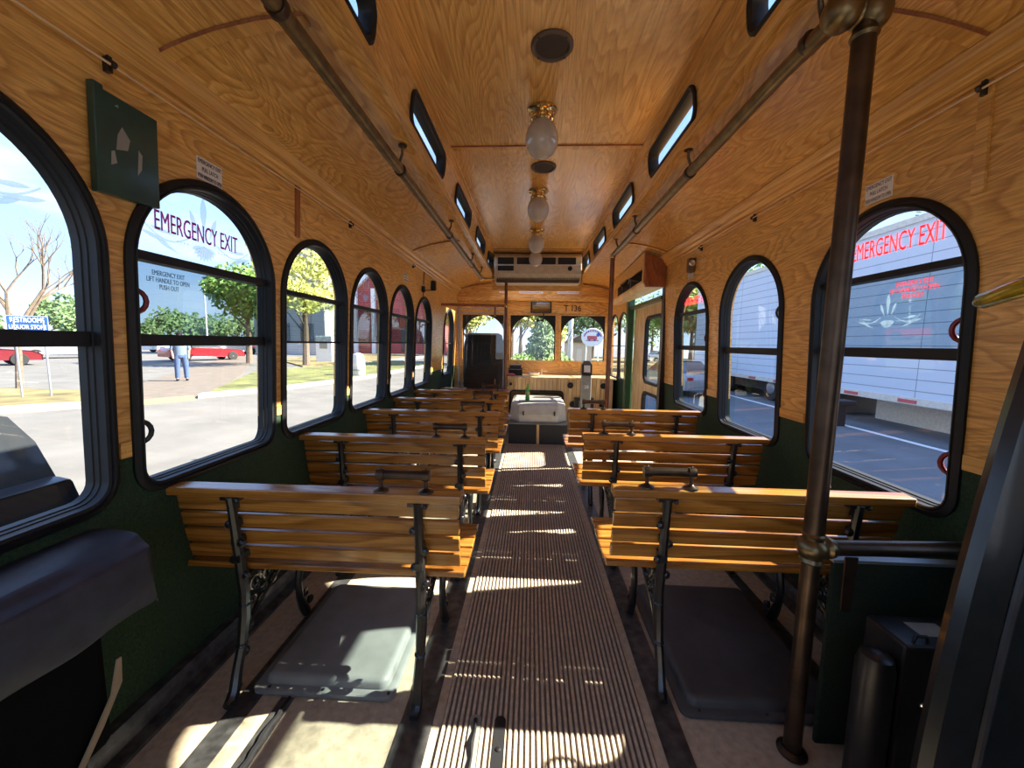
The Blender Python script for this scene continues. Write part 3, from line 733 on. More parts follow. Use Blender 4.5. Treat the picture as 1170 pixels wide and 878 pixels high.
# ------------------------------------------------------------------ handrails and poles
def bracket(mb, x, y, z, side):
    mb.tube([(x - side * .035, y - .02, z + .078), (x - side * .03, y - .012, z + .045), (x - side * .012, y, z + .012), (x, y + .01, z)], [.006, .0065, .007, .008], 8)
    mb.lathe([(.020, .0), (.020, .006), (.009, .010)], (x - side * .035, y - .02, z + .074), (0, 0, 1), 12)
# left rail
r = empty('brass_ceiling_handrail', (-.64, 0, 2.05)); XLr, ZLr = -.648, 2.045
mb = MB(); mb.tube([(XLr, YB + .1, ZLr), (XLr, 1.0, ZLr), (XLr, 3.0, ZLr), (XLr, 5.0, ZLr)], .0235, 16); mb.build('rail_tube', 'brass', r, smooth=True)
mb = MB()
for y in (.1, 1.02, 1.93, 3.05, 4.2): mb.lathe([(.0275, -.012), (.029, -.009), (.0275, 0), (.029, .009), (.0275, .012)], (XLr, y, ZLr), (0, 1, 0), 16)
mb.build('rail_collar', 'bronze', r, smooth=True)
for y in (.05, 1.88, 2.98, 4.05, 4.75):
    mb = MB(); bracket(mb, XLr, y, ZLr, -1); mb.build('rail_bracket', 'bronze', r, smooth=True)
mb = MB(); mb.ball((XLr, 5.02, ZLr), .032, (1, 1, 1)); mb.tube([(XLr, 5.02, ZLr), (-.36, 5.02, ZLr + .005)], .017, 12); mb.build('end_fitting', 'polbrass', r, smooth=True)
adopt(r); tag(r, 'long worn brass handrail along the left side of the ceiling', 'handrail')
# driver pole and cross bar
r = empty('partition_pole', (-.335, 5.02, 0))
mb = MB(); mb.tube([(-.335, 5.02, 0), (-.335, 5.02, 2.06)], .020, 14); mb.build('upright_tube', 'copper', r, smooth=True)
mb = MB(); mb.ball((-.335, 5.02, 2.05), .028); mb.ball((-.335, 5.02, 1.70), .028); mb.build('ball_joint', 'polbrass', r, smooth=True)
mb = MB(); mb.tube([(-1.16, 4.92, 1.70), (-.335, 5.02, 1.70)], .017, 12); mb.build('cross_tube', 'cab', r, smooth=True)
adopt(r); tag(r, 'slim reddish pole with a cross bar to the left wall, at the driver seat', 'pole')
# right rail + near pole
XRr, ZRr = .750, 2.055; PX, PY = .812, 1.085
r = empty('brass_ceiling_handrail', (XRr, 1.1, ZRr))
mb = MB(); mb.tube([(XRr, PY, ZRr - .012), (XRr, 1.3, ZRr), (XRr, 2.4, ZRr), (XRr, 3.72, ZRr)], .0235, 16); mb.build('rail_tube', 'brass', r, smooth=True)
mb = MB()
for y in (1.19, 2.00, 2.95): mb.lathe([(.0275, -.012), (.029, -.009), (.0275, 0), (.029, .009), (.0275, .012)], (XRr, y, ZRr), (0, 1, 0), 16)
mb.build('rail_collar', 'bronze', r, smooth=True)
for y in (1.13, 1.96, 2.90, 3.5):
    mb = MB(); bracket(mb, XRr, y, ZRr, 1); mb.build('rail_bracket', 'bronze', r, smooth=True)
mb = MB(); mb.ball((XRr - .005, PY - .01, ZRr - .015), .043, (1, 1, 1), 20, 14); mb.lathe([(.026, -.02), (.032, -.014), (.027, -.005), (.032, .006), (.026, .012)], (XRr + .032, PY, ZRr - .010), (1, .0, .0), 16); mb.build('ball_elbow', 'brass', r, smooth=True)
adopt(r); tag(r, 'worn brass handrail along the right side of the ceiling, starting at a ball elbow', 'handrail')
r = empty('near_brass_pole', (PX, PY, 0)); r.name = 'stanchion_pole'
mb = MB(); mb.tube([(PX, PY, 0), (PX, PY, .66)], .0235, 20); mb.tube([(PX, PY, .66), (PX, PY, 2.02)], .0255, 20); mb.build('upright_tube', 'bronze', r, smooth=True)
mb = MB(); mb.ball((PX + .012, PY, 2.045), .042, (1, 1, 1.05), 20, 14); mb.lathe([(.027, 0), (.031, .008), (.027, .018)], (PX, PY, 1.985), (0, 0, 1), 18); mb.build('ball_elbow', 'brass', r, smooth=True)
mb = MB(); mb.ball((PX, PY, .655), .040, (1, 1, .85), 20, 12); mb.lathe([(.026, -.045), (.030, -.040), (.026, -.03)], (PX, PY, .655), (0, 0, 1), 18); mb.lathe([(.026, .03), (.030, .04), (.026, .045)], (PX, PY, .655), (0, 0, 1), 18)
mb.lathe([(.022, .03), (.030, .04), (.028, .052), (.022, .06)], (PX, PY, .655), (1, 0, 0), 16); mb.build('tee_fitting', 'brass', r, smooth=True)
mb = MB(); mb.tube([(PX + .05, PY, .655), (1.26, PY, .665)], .0215, 16); mb.build('side_tube', 'bronze', r, smooth=True)
mb = MB(); mb.loft([[(PX + .075 + a, PY - .024, z - .02) for a, z in ((0, .66), (.034, .66), (.030, .50), (.002, .50))], [(PX + .075 + a, PY - .019, z - .02) for a, z in ((0, .66), (.034, .66), (.030, .50), (.002, .50))]], True, True, True)
mb.build('bracket_strap', 'bronze', r)
mb = MB(); mb.lathe([(.04, .004), (.04, .010), (.028, .02)], (PX, PY, 0), (0, 0, 1), 18); mb.build('floor_flange', 'bronze', r, smooth=True)
adopt(r); tag(r, 'thick dark brass pole from floor to ceiling in the right foreground', 'pole')
# front pole at the doorway
r = empty('stanchion_pole', (.745, 3.75, 0))
mb = MB(); mb.tube([(.745, 3.75, 0), (.745, 3.75, 2.04)], .0215, 16); mb.build('upright_tube', 'copper', r, smooth=True)
mb = MB(); mb.ball((.745, 3.75, 2.05), .031); mb.build('ball_joint', 'polbrass', r, smooth=True)
adopt(r); tag(r, 'reddish brown floor to ceiling pole at the front end of the right rail', 'pole')

# ------------------------------------------------------------------ modesty panel, equipment, padded slab (right foreground)
mb = MB(); mb.box((.90, PY + .03, 0), (1.26, PY + .045, .60)); o = mb.build('modesty_panel', M['trim'], None, bevel=.006)
o.data.materials.clear(); o.data.materials.append(plain('green_carpet_panel', (.010, .020, .010), .95, 0, .4, 140)); 
e = MB(); e.box((.895, PY + .024, .597), (1.26, PY + .052, .606)); e.build('metal_edge', 'steel', o)
tag(at(o, (1.08, PY, 0)), 'low dark green panel under the brass side tube on the right', 'panel')
for c in o.children: c.matrix_parent_inverse = Matrix.Translation((-1.08, -PY, 0))
r = empty('equipment_box', (1.04, 1.0, 0))
mb = MB(); mb.box((.945, .93, .004), (1.20, 1.05, .485)); mb.build('box_body', 'darkmetal', r, bevel=.008)
mb = MB(); mb.box((1.02, .97, .485), (1.10, 1.02, .4865)); mb.build('paper_label', 'grey', r)
mb = MB(); mb.tube([(.98, .95, .485), (.985, .95, .50), (1.01, .95, .50), (1.015, .95, .485)], .004, 6); mb.build('latch_loop', 'black', r, smooth=True)
mb = MB(); mb.ball((1.0, .929, .33), .007); mb.build('knob', 'chrome', r)
adopt(r); tag(r, 'black metal equipment box with a paper label on its top, low on the right', 'box')
mb = MB(); mb.lathe([(.038, .004), (.040, .02), (.040, .41), (.034, .44), (.02, .45)], (.900, .955, 0), (0, 0, 1), 20)
o = mb.build('black_canister', 'darkmetal', None, smooth=True); tag(at(o, (.900, .955, 0)), 'slim black canister standing left of the equipment box', 'canister')
mb = MB(); mb.ball((1.175, 1.0, .53), .028, (1, .8, .9)); mb.tube([(1.175, 1.0, .488), (1.175, 1.0, .53)], .012)
o = mb.build('red_knob_valve', 'redgrip', None, smooth=True); tag(at(o, (1.175, 1.0, .488)), 'small dark red knob behind the black slab, on the equipment box', 'knob')
# slanted black padded slab
r = empty('padded_seat_back', (.95, .62, 0))
mb = MB(); prof = [(-.02, .0), (-.012, .018), (.012, .022), (.40, .022), (.42, 0), (.40, -.022), (.012, -.022), (-.012, -.018)]
L = []
for q in range(9):
    t = q / 8; z = .02 + 1.22 * t; xo = .722 + .232 * t - .035 * sin(pi * t * .86); yo = .66 + .10 * t
    L.append([(xo + u, yo + v, z) for u, v in prof])
mb.loft(L, True, True, True); mb.build('vinyl_pad', 'vinylgloss', r, smooth=True)
mb = MB(); mb.tube([(.722 + .232 * t - .035 * sin(pi * t * .86) + .055, .66 + .10 * t - .024, .02 + 1.22 * t) for t in [q / 12 for q in range(13)]], .007, 8); mb.build('piping', 'darkmetal', r, smooth=True)
adopt(r); tag(r, 'tall slanting glossy black padded slab at the right edge of the frame', 'seat back')
mb = MB(); mb.tube([(1.036, .962, 1.330), (1.031, .948, 1.333), (1.0, .85, 1.35), (.975, .74, 1.367), (.97, .62, 1.38), (1.05, .52, 1.38), (1.268, .46, 1.38)], [.011, .018, .020, .021, .021, .021, .021], 14)
o = mb.build('grab_bar', 'yellow', None, smooth=True); tag(at(o, (1.26, .46, 1.38)), 'yellowish brass grab bar end in front of the plywood at the right edge', 'grab bar')

# ------------------------------------------------------------------ covered object, left foreground
r = empty('covered_equipment', (-1.05, .5, 0))
mb = MB()
rows = []
for y, yh in ((.985, .965), (.93, .93), (.84, .85), (.76, .78), (.66, .68), (.55, .56), (.42, .42), (.25, .25), (.05, .05)):
    far = (y > .95)
    w = .010 * sin(y * 23); e = -.985 + .03 * (1 - y) * 0 - .10 * max(0, .9 - y) * .4
    e -= .055; y -= .025; yh -= .025
    rows.append([(-1.192, y, .698), (-1.13, y + .005, .694 + w), (-1.07, y, .683 - w), (e - .012, y - .005, .666 + w * .6), (e + .016, y - .008, .655), (e + .020, yh - .01, .645), (e + .024 - w * .5, yh - .008, .60), (e + .032 + w, yh, .55), (e + .026 - w, yh, .505 + .6 * w)])
far = [[(x * .2 + -1.08 * .8 if False else x, 1.0, z - .0) for x, y, z in rows[0]]]
mb.loft(rows, False)
bk = [(x, y, z) for x, y, z in rows[0]]; mb.loft([bk, [(x, y + .004, max(.5, z - .10)) for x, y, z in bk]], False)
o = mb.build('vinyl_cover', 'vinyl', r, smooth=True, fixn=False); sd = o.modifiers.new('thick', 'SOLIDIFY'); sd.thickness = .004; ss = o.modifiers.new('sub', 'SUBSURF'); ss.levels = ss.render_levels = 2
mb = MB(); mb.box((-1.18, .05, .18), (-1.06, .85, .62)); mb.build('frame_body', M['ventdark'] if False else plain('body_black', (.004, .004, .004), .95, spec=.1), r, bevel=.02)  # even flat black, the body's own colour
mb = MB(); mb.box((-1.16, .1, .004), (-1.08, .16, .2)); mb.build('support_leg', 'black', r); mb = MB(); mb.box((-1.16, .74, .004), (-1.08, .80, .2)); mb.build('support_leg', 'black', r)
mb = MB(); mb.loft([[(-1.045, .865, .40), (-1.045, .855, .40)], [(-1.05, .865, .33), (-1.045, .835, .32)], [(-1.055, .82, .25), (-1.05, .785, .24)], [(-1.06, .75, .15), (-1.058, .715, .13)], [(-1.06, .62, .03), (-1.06, .60, .01)]], False)
o = mb.build('webbing_strap', 'strap', r); o.modifiers.new('thick', 'SOLIDIFY').thickness = .004
adopt(r); tag(r, 'equipment under a black vinyl cover against the left wall, nearest the camera', 'covered equipment')

# ------------------------------------------------------------------ wall-mounted things
r = empty('green_board', fL(1.05, 1.72, 0))
mb = MB(); mb.loft([[fL(u, v, d) for u, v in ((.995, 1.60), (1.165, 1.61), (1.165, 1.862), (1.02, 1.862), (1.02, 1.872), (.995, 1.872))] for d in (.002, .022)], True, True, True); mb.build('board', 'greenboard', r, bevel=.003)
for pts in (((1.045, 1.725), (1.075, 1.735), (1.082, 1.765), (1.062, 1.79), (1.05, 1.765)), ((1.03, 1.68), (1.045, 1.69), (1.04, 1.72), (1.032, 1.715)), ((1.10, 1.68), (1.112, 1.70), (1.115, 1.74), (1.105, 1.75)), ((1.045, 1.835), (1.055, 1.835), (1.053, 1.842))):
    mb = MB(); mb.loft([[fL(u, v, d) for u, v in pts] for d in (.021, .0228)], True, True, True); mb.build('tape_scrap', 'grey', r)
adopt(r); tag(r, 'dark green rectangular board with scraps of tape, high on the left wall', 'board')
def notice(f, cy, cz, w, h, lines, lb, s):
    r = empty('wall_sticker', f(cy, cz, 0))
    mb = MB(); mb.loft([[f(cy + u, cz + v, d) for u, v in ((-w / 2, -h / 2), (w / 2, -h / 2), (w / 2, h / 2), (-w / 2, h / 2))] for d in (.0005, .002)], True, True, True); mb.build('sticker_sheet', 'sticker', r)
    tot = len(lines)
    for q, (t, fr) in enumerate(lines):
        text('printed_line', t, on(f, cy, cz + h * (.5 - (q + .5) / tot), 0, s), w * fr, h / tot * .58, 'ink', r, d1=.0026)
    adopt(r); tag(r, lb, 'sticker')
ln = [('EMERGENCY EXIT', .92), ('PULL LATCH', .62), ('PUSH WINDOW TO OPEN', .92)]
notice(fL, 1.375, 1.803, .108, .072, ln, 'small white emergency exit sticker above the lettered left window', 1)
notice(fR, 1.525, 1.79, .112, .070, ln, 'white emergency exit sticker above the big right window by the pole', -1)
notice(fL, 3.52, 1.80, .11, .075, ln, 'distant white sticker above the fifth left window', 1)
notice(fR, 3.18, 1.775, .10, .05, ln, 'small white sticker above the far right window with red letters', -1)
def cordrun(f, y0, y1, lb, clips, tail=None):
    r = empty('pull_cord', f(y0, 1.94, .02))
    mb = MB(); n = 16; P = [Vector(f(y0 + (y1 - y0) * q / n, 1.938 - .004 * sin(pi * q / n), .022)) for q in range(n + 1)]
    if tail: P += [Vector(f(*t)) for t in tail]
    mb.tube(P, .0032, 8); mb.build('cord_line', 'cord', r, smooth=True)
    for y in clips:
        mb = MB(); a = f(y, 1.938, 0); sg = 1 if f is fL else -1
        mb.box((a[0], y - .006, 1.918), (a[0] + sg * .016, y + .006, 1.958)); mb.lathe([(.009, -.006), (.009, .006)], (a[0] + sg * .022, y, 1.938), (0, 1, 0), 10); mb.build('cord_clip', 'iron', r, smooth=True)
    adopt(r); tag(r, lb, 'cord')
cordrun(fL, -.8, 3.72, 'thin pale pull cord along the top of the left wall', (.3, 1.045, 2.42, 3.70), [(3.9, 1.86, .02), (4.02, 1.80, .02)])
cordrun(fR, -.8, 3.0, 'thin pale pull cord along the top of the right wall', (.3, 1.2, 2.30, 2.98))
def pod(f, y, z, lb, mat):
    r = empty('wall_speaker', f(y, z, 0)); sg = 1 if f is fL else -1; a = f(y, z, 0)[0]
    mb = MB(); mb.box((a, y - .03, z - .055), (a + sg * .05, y + .03, z + .055)); mb.build('housing', mat, r, bevel=.012)
    mb = MB(); mb.lathe([(.024, 0), (.024, .006), (.018, .010), (.004, .008)], (a + sg * .028, y - .0305, z + .012), (0, -1, 0), 16); mb.build('lens', 'chrome' if mat == 'vent' else 'black', r, smooth=True)
    mb = MB(); mb.box((a, y + .028, z - .03), (a + sg * .02, y + .05, z + .03)); mb.build('mount_plate', 'darkmetal', r)
    adopt(r); tag(r, lb, 'speaker')
pod(fL, 4.42, 1.86, 'small black pod under the moulding on the far left wall', 'black')
pod(fR, 3.12, 1.84, 'small brown pod high on the right wall beyond the pull cord end', 'vent')
r = empty('cord_switch', fL(4.05, 1.78, 0)); a = xL(1.78)
mb = MB(); mb.box((a, 4.02, 1.74), (a + .03, 4.07, 1.80)); mb.build('switch_body', 'black', r, bevel=.006)
mb = MB(); mb.tube([(a + .02, 4.05, 1.76), (a + .09, 4.10, 1.765)], .005); mb.build('switch_arm', 'bronze', r)
adopt(r); tag(r, 'black switch where the left pull cord ends', 'switch')

# ------------------------------------------------------------------ air conditioner
r = empty('ceiling_air_conditioner', (CC, 5.05, 2.1))
mb = MB(); mb.prism([(5.0, 1.995), (5.0, 2.02), (4.93, 2.09), (4.93, 2.30), (4.98, 2.345), (5.32, 2.345), (5.32, 1.995)], lambda u, v, t: (t, u, v), CC - .545, CC + .545); mb.build('housing', 'acw', r, bevel=.01)
for x0, x1 in ((-.50, -.30), (-.26, -.02), (.0, .22), (.25, .47)):
    mb = MB(); mb.box((CC + x0, 4.922, 2.205), (CC + x1, 4.932, 2.285)); mb.build('air_outlet', 'black', r)
mb = MB(); mb.box((CC - .50, 4.922, 2.125), (CC - .30, 4.932, 2.185)); mb.build('air_outlet', 'black', r)
mb = MB(); mb.box((CC - .53, 4.915, 2.19), (CC + .53, 4.932, 2.198)); mb.build('front_ridge', 'white', r)
mb = MB(); mb.lathe([(.028, 0), (.028, .012), (.02, .018)], (CC + .40, 4.932, 2.155), (0, -1, 0), 18); mb.build('control_knob', 'black', r, smooth=True)
mb = MB()
for q in range(50): mb.box((CC - .51 + q * .021, 4.965, 2.015), (CC - .502 + q * .021, 4.99, 2.05), Matrix.Rotation(-.7, 3, 'X'))
mb.box((CC - .52, 4.99, 1.99), (CC + .52, 5.02, 2.03)); mb.build('intake_grille', 'vent', r)
mb = MB(); mb.box((CC - .608, 5.30, 1.93), (CC + .608, 5.34, ZC)); mb.build('back_board', 'front', r)
adopt(r); tag(r, 'wide beige air conditioner unit filling the far end of the ceiling', 'air conditioner')

# ------------------------------------------------------------------ overhead cabinet by the door
r = empty('overhead_cabinet', (1.17, 4.4, 1.77))
def cabsec(y, t): 
    xi = 1.035 + .06 * t; xo = 1.236 - .03 * t
    return [(xo, y, 1.765), (xi + .02, y, 1.765), (xi, y, 1.81), (xi, y, 1.93), (xi, y, 2.075), (xo, y, 2.0)]
mb = MB(); mb.loft([cabsec(3.72, 0), cabsec(3.75, 0)], True, True, True); mb.build('end_panel', 'cab', r)
mb = MB(); y0, y1 = 3.75, 5.45
a, b = cabsec(y0, 0), cabsec(y1, 1)
mb.loft([[p[0], p[1], p[2]] for p in (a, b)], True, True, True) if False else None
mb.loft([[a[0], b[0]], [a[1], b[1]], [a[2], b[2]]], False); mb.loft([[a[2], b[2]], [(a[2][0], y0, 1.83), (b[2][0], y1, 1.83)], ], False)
mb.box((a[3][0] - .002, y0, 1.80), (a[3][0] + .02, y0 + .03, 1.97)); 
mb.build('bottom_board', 'bead', r, fixn=False)
mb = MB(); mb.loft([[(a[3][0], y0, 1.95), (b[3][0], y1, 1.93)], [(a[4][0], y0, 2.08), (b[4][0], y1, 2.07)]], False); mb.build('face_board', 'front', r, fixn=False)
mb = MB(); mb.box((1.17, y0, 1.79), (1.20, y1, 2.02)); mb.build('dark_interior', 'black', r)  # black board stands in for the shade inside the open slot
mb = MB(); mb.tube([(1.02, 4.0, 1.86), (1.0, 4.1, 1.90), (1.02, 4.25, 1.87), (1.03, 4.35, 1.93), (1.0, 4.5, 1.90), (1.05, 4.6, 1.85)], .007); mb.tube([(1.04, 3.9, 1.84), (1.0, 4.05, 1.88), (1.03, 4.2, 1.83)], .006); mb.build('loose_wire', 'black', r, smooth=True)
adopt(r); tag(r, 'overhead wooden cabinet with an open slot and loose wires, above the doorway', 'cabinet')

# ------------------------------------------------------------------ driver area
r = empty('driver_seat', (-.64, 5.35, 0))
mb = MB(); L = []
for z, w, t, yy in ((.50, .24, .05, 5.30), (.56, .28, .06, 5.30), (.8, .292, .07, 5.29), (1.1, .285, .065, 5.285), (1.22, .275, .06, 5.285), (1.29, .25, .05, 5.285), (1.32, .18, .03, 5.285)):
    L.append([(-.645 + w * (abs(cos(q)) ** .5) * (1 if cos(q) > 0 else -1), yy + t * (abs(sin(q)) ** .6) * (1 if sin(q) > 0 else -1), z) for q in [2 * pi * q_ / 24 + .01 for q_ in range(24)]])
mb.loft(L, True, True, True); mb.build('backrest', 'navy', r, smooth=True)
mb = MB(); mb.box((-.90, 5.26, .40), (-.40, 5.72, .52)); mb.build('seat_cushion', 'navy', r, bevel=.04)
mb = MB(); mb.box((-.85, 5.32, .0), (-.45, 5.66, .40)); mb.build('seat_pedestal', 'black', r, bevel=.02)
mb = MB(); L = [[(-.645 + w * cos(q), 5.275 + t * sin(q), z) for q in [2 * pi * q_ / 20 for q_ in range(20)]] for z, w, t in ((1.18, .24, .05), (1.26, .262, .068), (1.33, .245, .06), (1.355, .20, .03))]
mb.loft(L, True, True, True); mb.build('headrest', 'black', r, smooth=True)
adopt(r); tag(r, 'dark high-backed driver seat behind the glass partition', 'seat')
r = empty('driver_partition', (-.62, 4.98, 0))
mb = MB(); mb.box((-1.17, 4.96, .004), (-.30, 5.0, .60)); mb.build('lower_panel', 'bead', r)
mb = MB(); mb.box((-1.17, 4.86, .60), (-.28, 5.02, .625)); mb.build('ledge', 'cab', r, bevel=.006)
g = MB(); g.add([(-.93, 4.985, .63), (-.355, 4.985, .63), (-.355, 4.985, 1.60), (-.93, 4.985, 1.60)], [(0, 1, 2, 3)]); g.build('glass_pane', 'plexi', r, fixn=False)
mb = MB(); mb.box((-.945, 4.975, .62), (-.93, 4.995, 1.69)); mb.box((-.36, 4.975, .62), (-.352, 4.995, 1.61)); mb.box((-.93, 4.978, 1.60), (-.352, 4.992, 1.612)); mb.box((-.93, 4.978, 1.655), (-.352, 4.99, 1.663)); mb.build('metal_frame', 'steel', r)
mb = MB(); mb.tube([(-.47, 4.97, 1.70), (-.47, 4.97, 1.56)], .014); mb.build('hanger_post', 'cab', r)
mb = MB(); mb.box((-.47, 4.965, .64), (-.455, 4.985, .76)); mb.build('brass_hinge', 'polbrass', r)
adopt(r); tag(r, 'glass partition panel on a low wooden ledge in front of the driver seat', 'partition')
mb = MB(); mb.box((-1.12, 4.90, .6255), (-.84, 5.0, .634)); mb.box((-1.08, 4.88, .634), (-.9, 4.97, .638), Matrix.Rotation(.12, 3, 'Z'))
o = mb.build('paper_sheets', 'white'); tag(at(o, (-1.0, 4.95, .6255)), 'loose white papers on the ledge at the driver partition', 'paper')
mb = MB(); mb.loft([[(u, v, z) for u, v in rrect(-.95 + i, -.86 - i, 4.875 + i, 4.945 - i, 0, .012)] for i, z in ((.008, .6385), (0, .72), (.004, .72), (.012, .645))], True, False, True)
o = mb.build('clear_plastic_tub', 'plexi', None, smooth=True); tag(at(o, (-.90, 4.91, .6385)), 'clear plastic tub on the driver partition ledge', 'tub')
# steering wheel
r = empty('steering_wheel', (-.66, 5.72, .93)); mb = MB(); pts = []
for q in range(33):
    a = 2 * pi * q / 32; pts.append((-.66 + .21 * cos(a), 5.74 + .21 * sin(a) * .35, .93 + .21 * sin(a) * .93))
mb.tube(pts, .013, 10, False); mb.build('rim', 'black', r, smooth=True)
mb = MB()
for a in (pi / 2 + .0, pi / 2 + 2.1, pi / 2 - 2.1): mb.tube([(-.66, 5.75, .93), (-.66 + .2 * cos(a), 5.74 + .2 * sin(a) * .35, .93 + .2 * sin(a) * .93)], .009)
mb.ball((-.66, 5.74, .93), .04); mb.tube([(-.66, 5.75, .93), (-.66, 5.95, .75)], .02); mb.build('hub_spokes', 'black', r, smooth=True)
adopt(r); tag(r, 'black steering wheel in front of the driver seat', 'steering wheel')

# engine cover, plinth, bottle
r = empty('engine_plinth', (.10, 4.9, 0))
for a, b in ((-.255, .082), (.118, .455)):
    mb = MB(); mb.box((a, 4.60, .002), (b, 5.49, .245)); mb.build('carpeted_box', 'carpet', r, bevel=.008)
mb = MB(); mb.box((.084, 4.597, .002), (.116, 5.4, .248)); mb.build('wood_divider', 'bead', r)
mb = MB(); mb.box((-.26, 4.595, .245), (.46, 5.49, .262)); mb.build('metal_edge_top', 'tray', r, bevel=.004)
adopt(r); tag(r, 'two dark carpeted step boxes split by a wooden strip below the engine cover', 'step box')
r = empty('engine_cover', (.10, 5.0, .262))
def oct_(x0, x1, y0, y1, c, z): return [(x0 + c, y0, z), (x1 - c, y0, z), (x1, y0 + c * 1.4, z), (x1, y1, z), (x0, y1, z), (x0, y0 + c * 1.4, z)]
mb = MB(); mb.loft([oct_(-.25, .455, 4.64, 5.53, .12, .262), oct_(-.25, .455, 4.64, 5.53, .12, .36), oct_(-.235, .44, 4.69, 5.53, .10, .47), oct_(-.19, .395, 4.76, 5.53, .09, .492)], True, True, True)
mb.build('cover_shell', 'cowl', r, bevel=.006)
mb = MB(); mb.box((-.14, 4.80, .492), (.345, 5.2, .497)); mb.build('top_pad', 'tray', r, bevel=.004)
for x in (-.08, .30): mb = MB(); mb.box((x - .008, 4.63, .35), (x + .008, 4.66, .40)); mb.build('cover_latch', 'darkmetal', r)
adopt(r); tag(r, 'pale grey angular engine cover at the end of the aisle, lit by the sun', 'engine cover')
r = empty('green_bottle', (-.035, 4.90, .4975))
mb = MB(); mb.lathe([(.024, 0), (.028, .006), (.028, .045), (.024, .055), (.028, .065), (.028, .12), (.022, .15), (.012, .175), (.011, .195)], (0, 0, 0), (0, 0, 1), 18); mb.build('bottle_body', 'bottle', r, smooth=True)
mb = MB(); mb.lathe([(.014, .193), (.014, .212), (.010, .214)], (0, 0, 0), (0, 0, 1), 14); mb.build('bottle_cap', 'leaf1', r, smooth=True)
mb = MB(); mb.lathe([(.0288, .07), (.0288, .112)], (0, 0, 0), (0, 0, 1), 18, False); mb.build('bottle_label', 'leaf2', r, smooth=True)
tag(r, 'small green plastic bottle standing on the engine cover', 'bottle')

# fare box
r = empty('fare_box', (.765, 5.33, 0))
mb = MB(); mb.box((.70, 5.28, .004), (.83, 5.40, .80)); mb.build('pedestal', 'grey', r, bevel=.008)
mb = MB(); mb.loft([[(.765 + sx * w, 5.34 + sy * d, z) for sx, sy in ((-1, -1), (1, -1), (1, 1), (-1, 1))] for w, d, z in ((.065, .065, .80), (.07, .07, .81), (.07, .07, .955), (.045, .05, .99), (.04, .045, 1.0))], True, True, True); mb.build('head', 'darkmetal', r, bevel=.005)
mb = MB(); mb.box((.722, 5.264, .845), (.808, 5.275, .94)); mb.build('head_window', 'sticker', r)
mb = MB(); mb.box((.708, 5.274, .50), (.822, 5.282, .79)); mb.build('front_plate', 'grey', r)
text('number', '28', lambda u, v, d: (.765 + u, 5.274 - d, .645 + v), .06, .045, 'signwhite', r, d1=.003)
adopt(r); tag(r, 'tall grey fare box post numbered 28 beside the dash panel', 'fare box')
r = empty('heater_unit', (.72, 5.40, .36))
mb = MB(); mb.box((.62, 5.42, .30), (.90, 5.4995, .47)); mb.build('heater_case', 'darkmetal', r, bevel=.01)
mb = MB()
for q in range(5): mb.box((.69 + .022 * q, 5.414, .33), (.70 + .022 * q, 5.422, .43))
mb.build('louvre', 'steel', r)
adopt(r); tag(r, 'black heater unit with pale louvres low on the dash panel', 'heater')
for x, z, rr, lb in ((.565, .64, .042, 'round black vent right of the engine cover on the beadboard'), (1.03, .64, .042, 'round dark vent on the dash right of the far pole'), (.60, .37, .040, 'low round black vent left of the heater'), (-.28, .645, .022, 'smallest round dark vent on the dash, by the driver pole'), (1.02, .37, .040, 'low round dark vent right of the heater')):
    r = empty('dash_vent', (x, 5.47, z))
    mb = MB(); mb.lathe([(rr, 0), (rr, .012), (rr * .85, .018), (rr * .7, .008), (rr * .2, .006)], (0, 0, 0), (0, -1, 0), 20); mb.build('vent_ring', 'black', r, smooth=True)
    mb = MB(); mb.ball((rr * .25, -.01, rr * .2), rr * .35, (1, .5, 1)); mb.build('vent_ball', 'darkmetal', r, smooth=True)
    tag(r, lb, 'vent')
# items on the dash
r = empty('two_way_radio', (-.235, 5.72, .75))
mb = MB(); mb.box((-.325, 5.65, .751), (-.125, 5.80, .86)); mb.build('radio_body', 'black', r, bevel=.005)
mb = MB(); mb.box((-.31, 5.67, .862), (-.14, 5.80, .905)); mb.build('display_head', 'darkmetal', r, bevel=.005)
mb = MB(); mb.box((-.315, 5.645, .84), (-.135, 5.651, .846)); mb.build('chrome_line', 'steel', r)
adopt(r); tag(r, 'black radio set on the dash left of the engine cover', 'radio')
mb = MB(); mb.loft([[(u, v, z) for u, v in rrect(-.03 + i, .13 - i, 5.60 + i, 5.72 - i, 0, .02)] for i, z in ((.01, .751), (0, .80), (.006, .80), (.015, .757))], True, False, True)
o = mb.build('pale_tray', 'white', None, smooth=True); tag(at(o, (.05, 5.66, .751)), 'small pale plastic tray of odds and ends on the dash', 'tray')
mb = MB(); mb.box((.155, 5.62, .751), (.17, 5.64, .85)); mb.box((.15, 5.60, .751), (.20, 5.66, .757)); mb.box((.155, 5.62, .82), (.24, 5.635, .827))
o = mb.build('card_holder', 'white'); tag(at(o, (.17, 5.63, .751)), 'thin upright white card holder on the dash', 'holder')
mb = MB(); mb.box((-.36, 5.50, .751), (-.22, 5.60, .775)); mb.box((-.34, 5.51, .775), (-.24, 5.58, .79))
o = mb.build('folded_cloth', 'signred', None, bevel=.008); tag(at(o, (-.3, 5.55, .751)), 'folded reddish cloth on the dash in front of the radio', 'cloth')
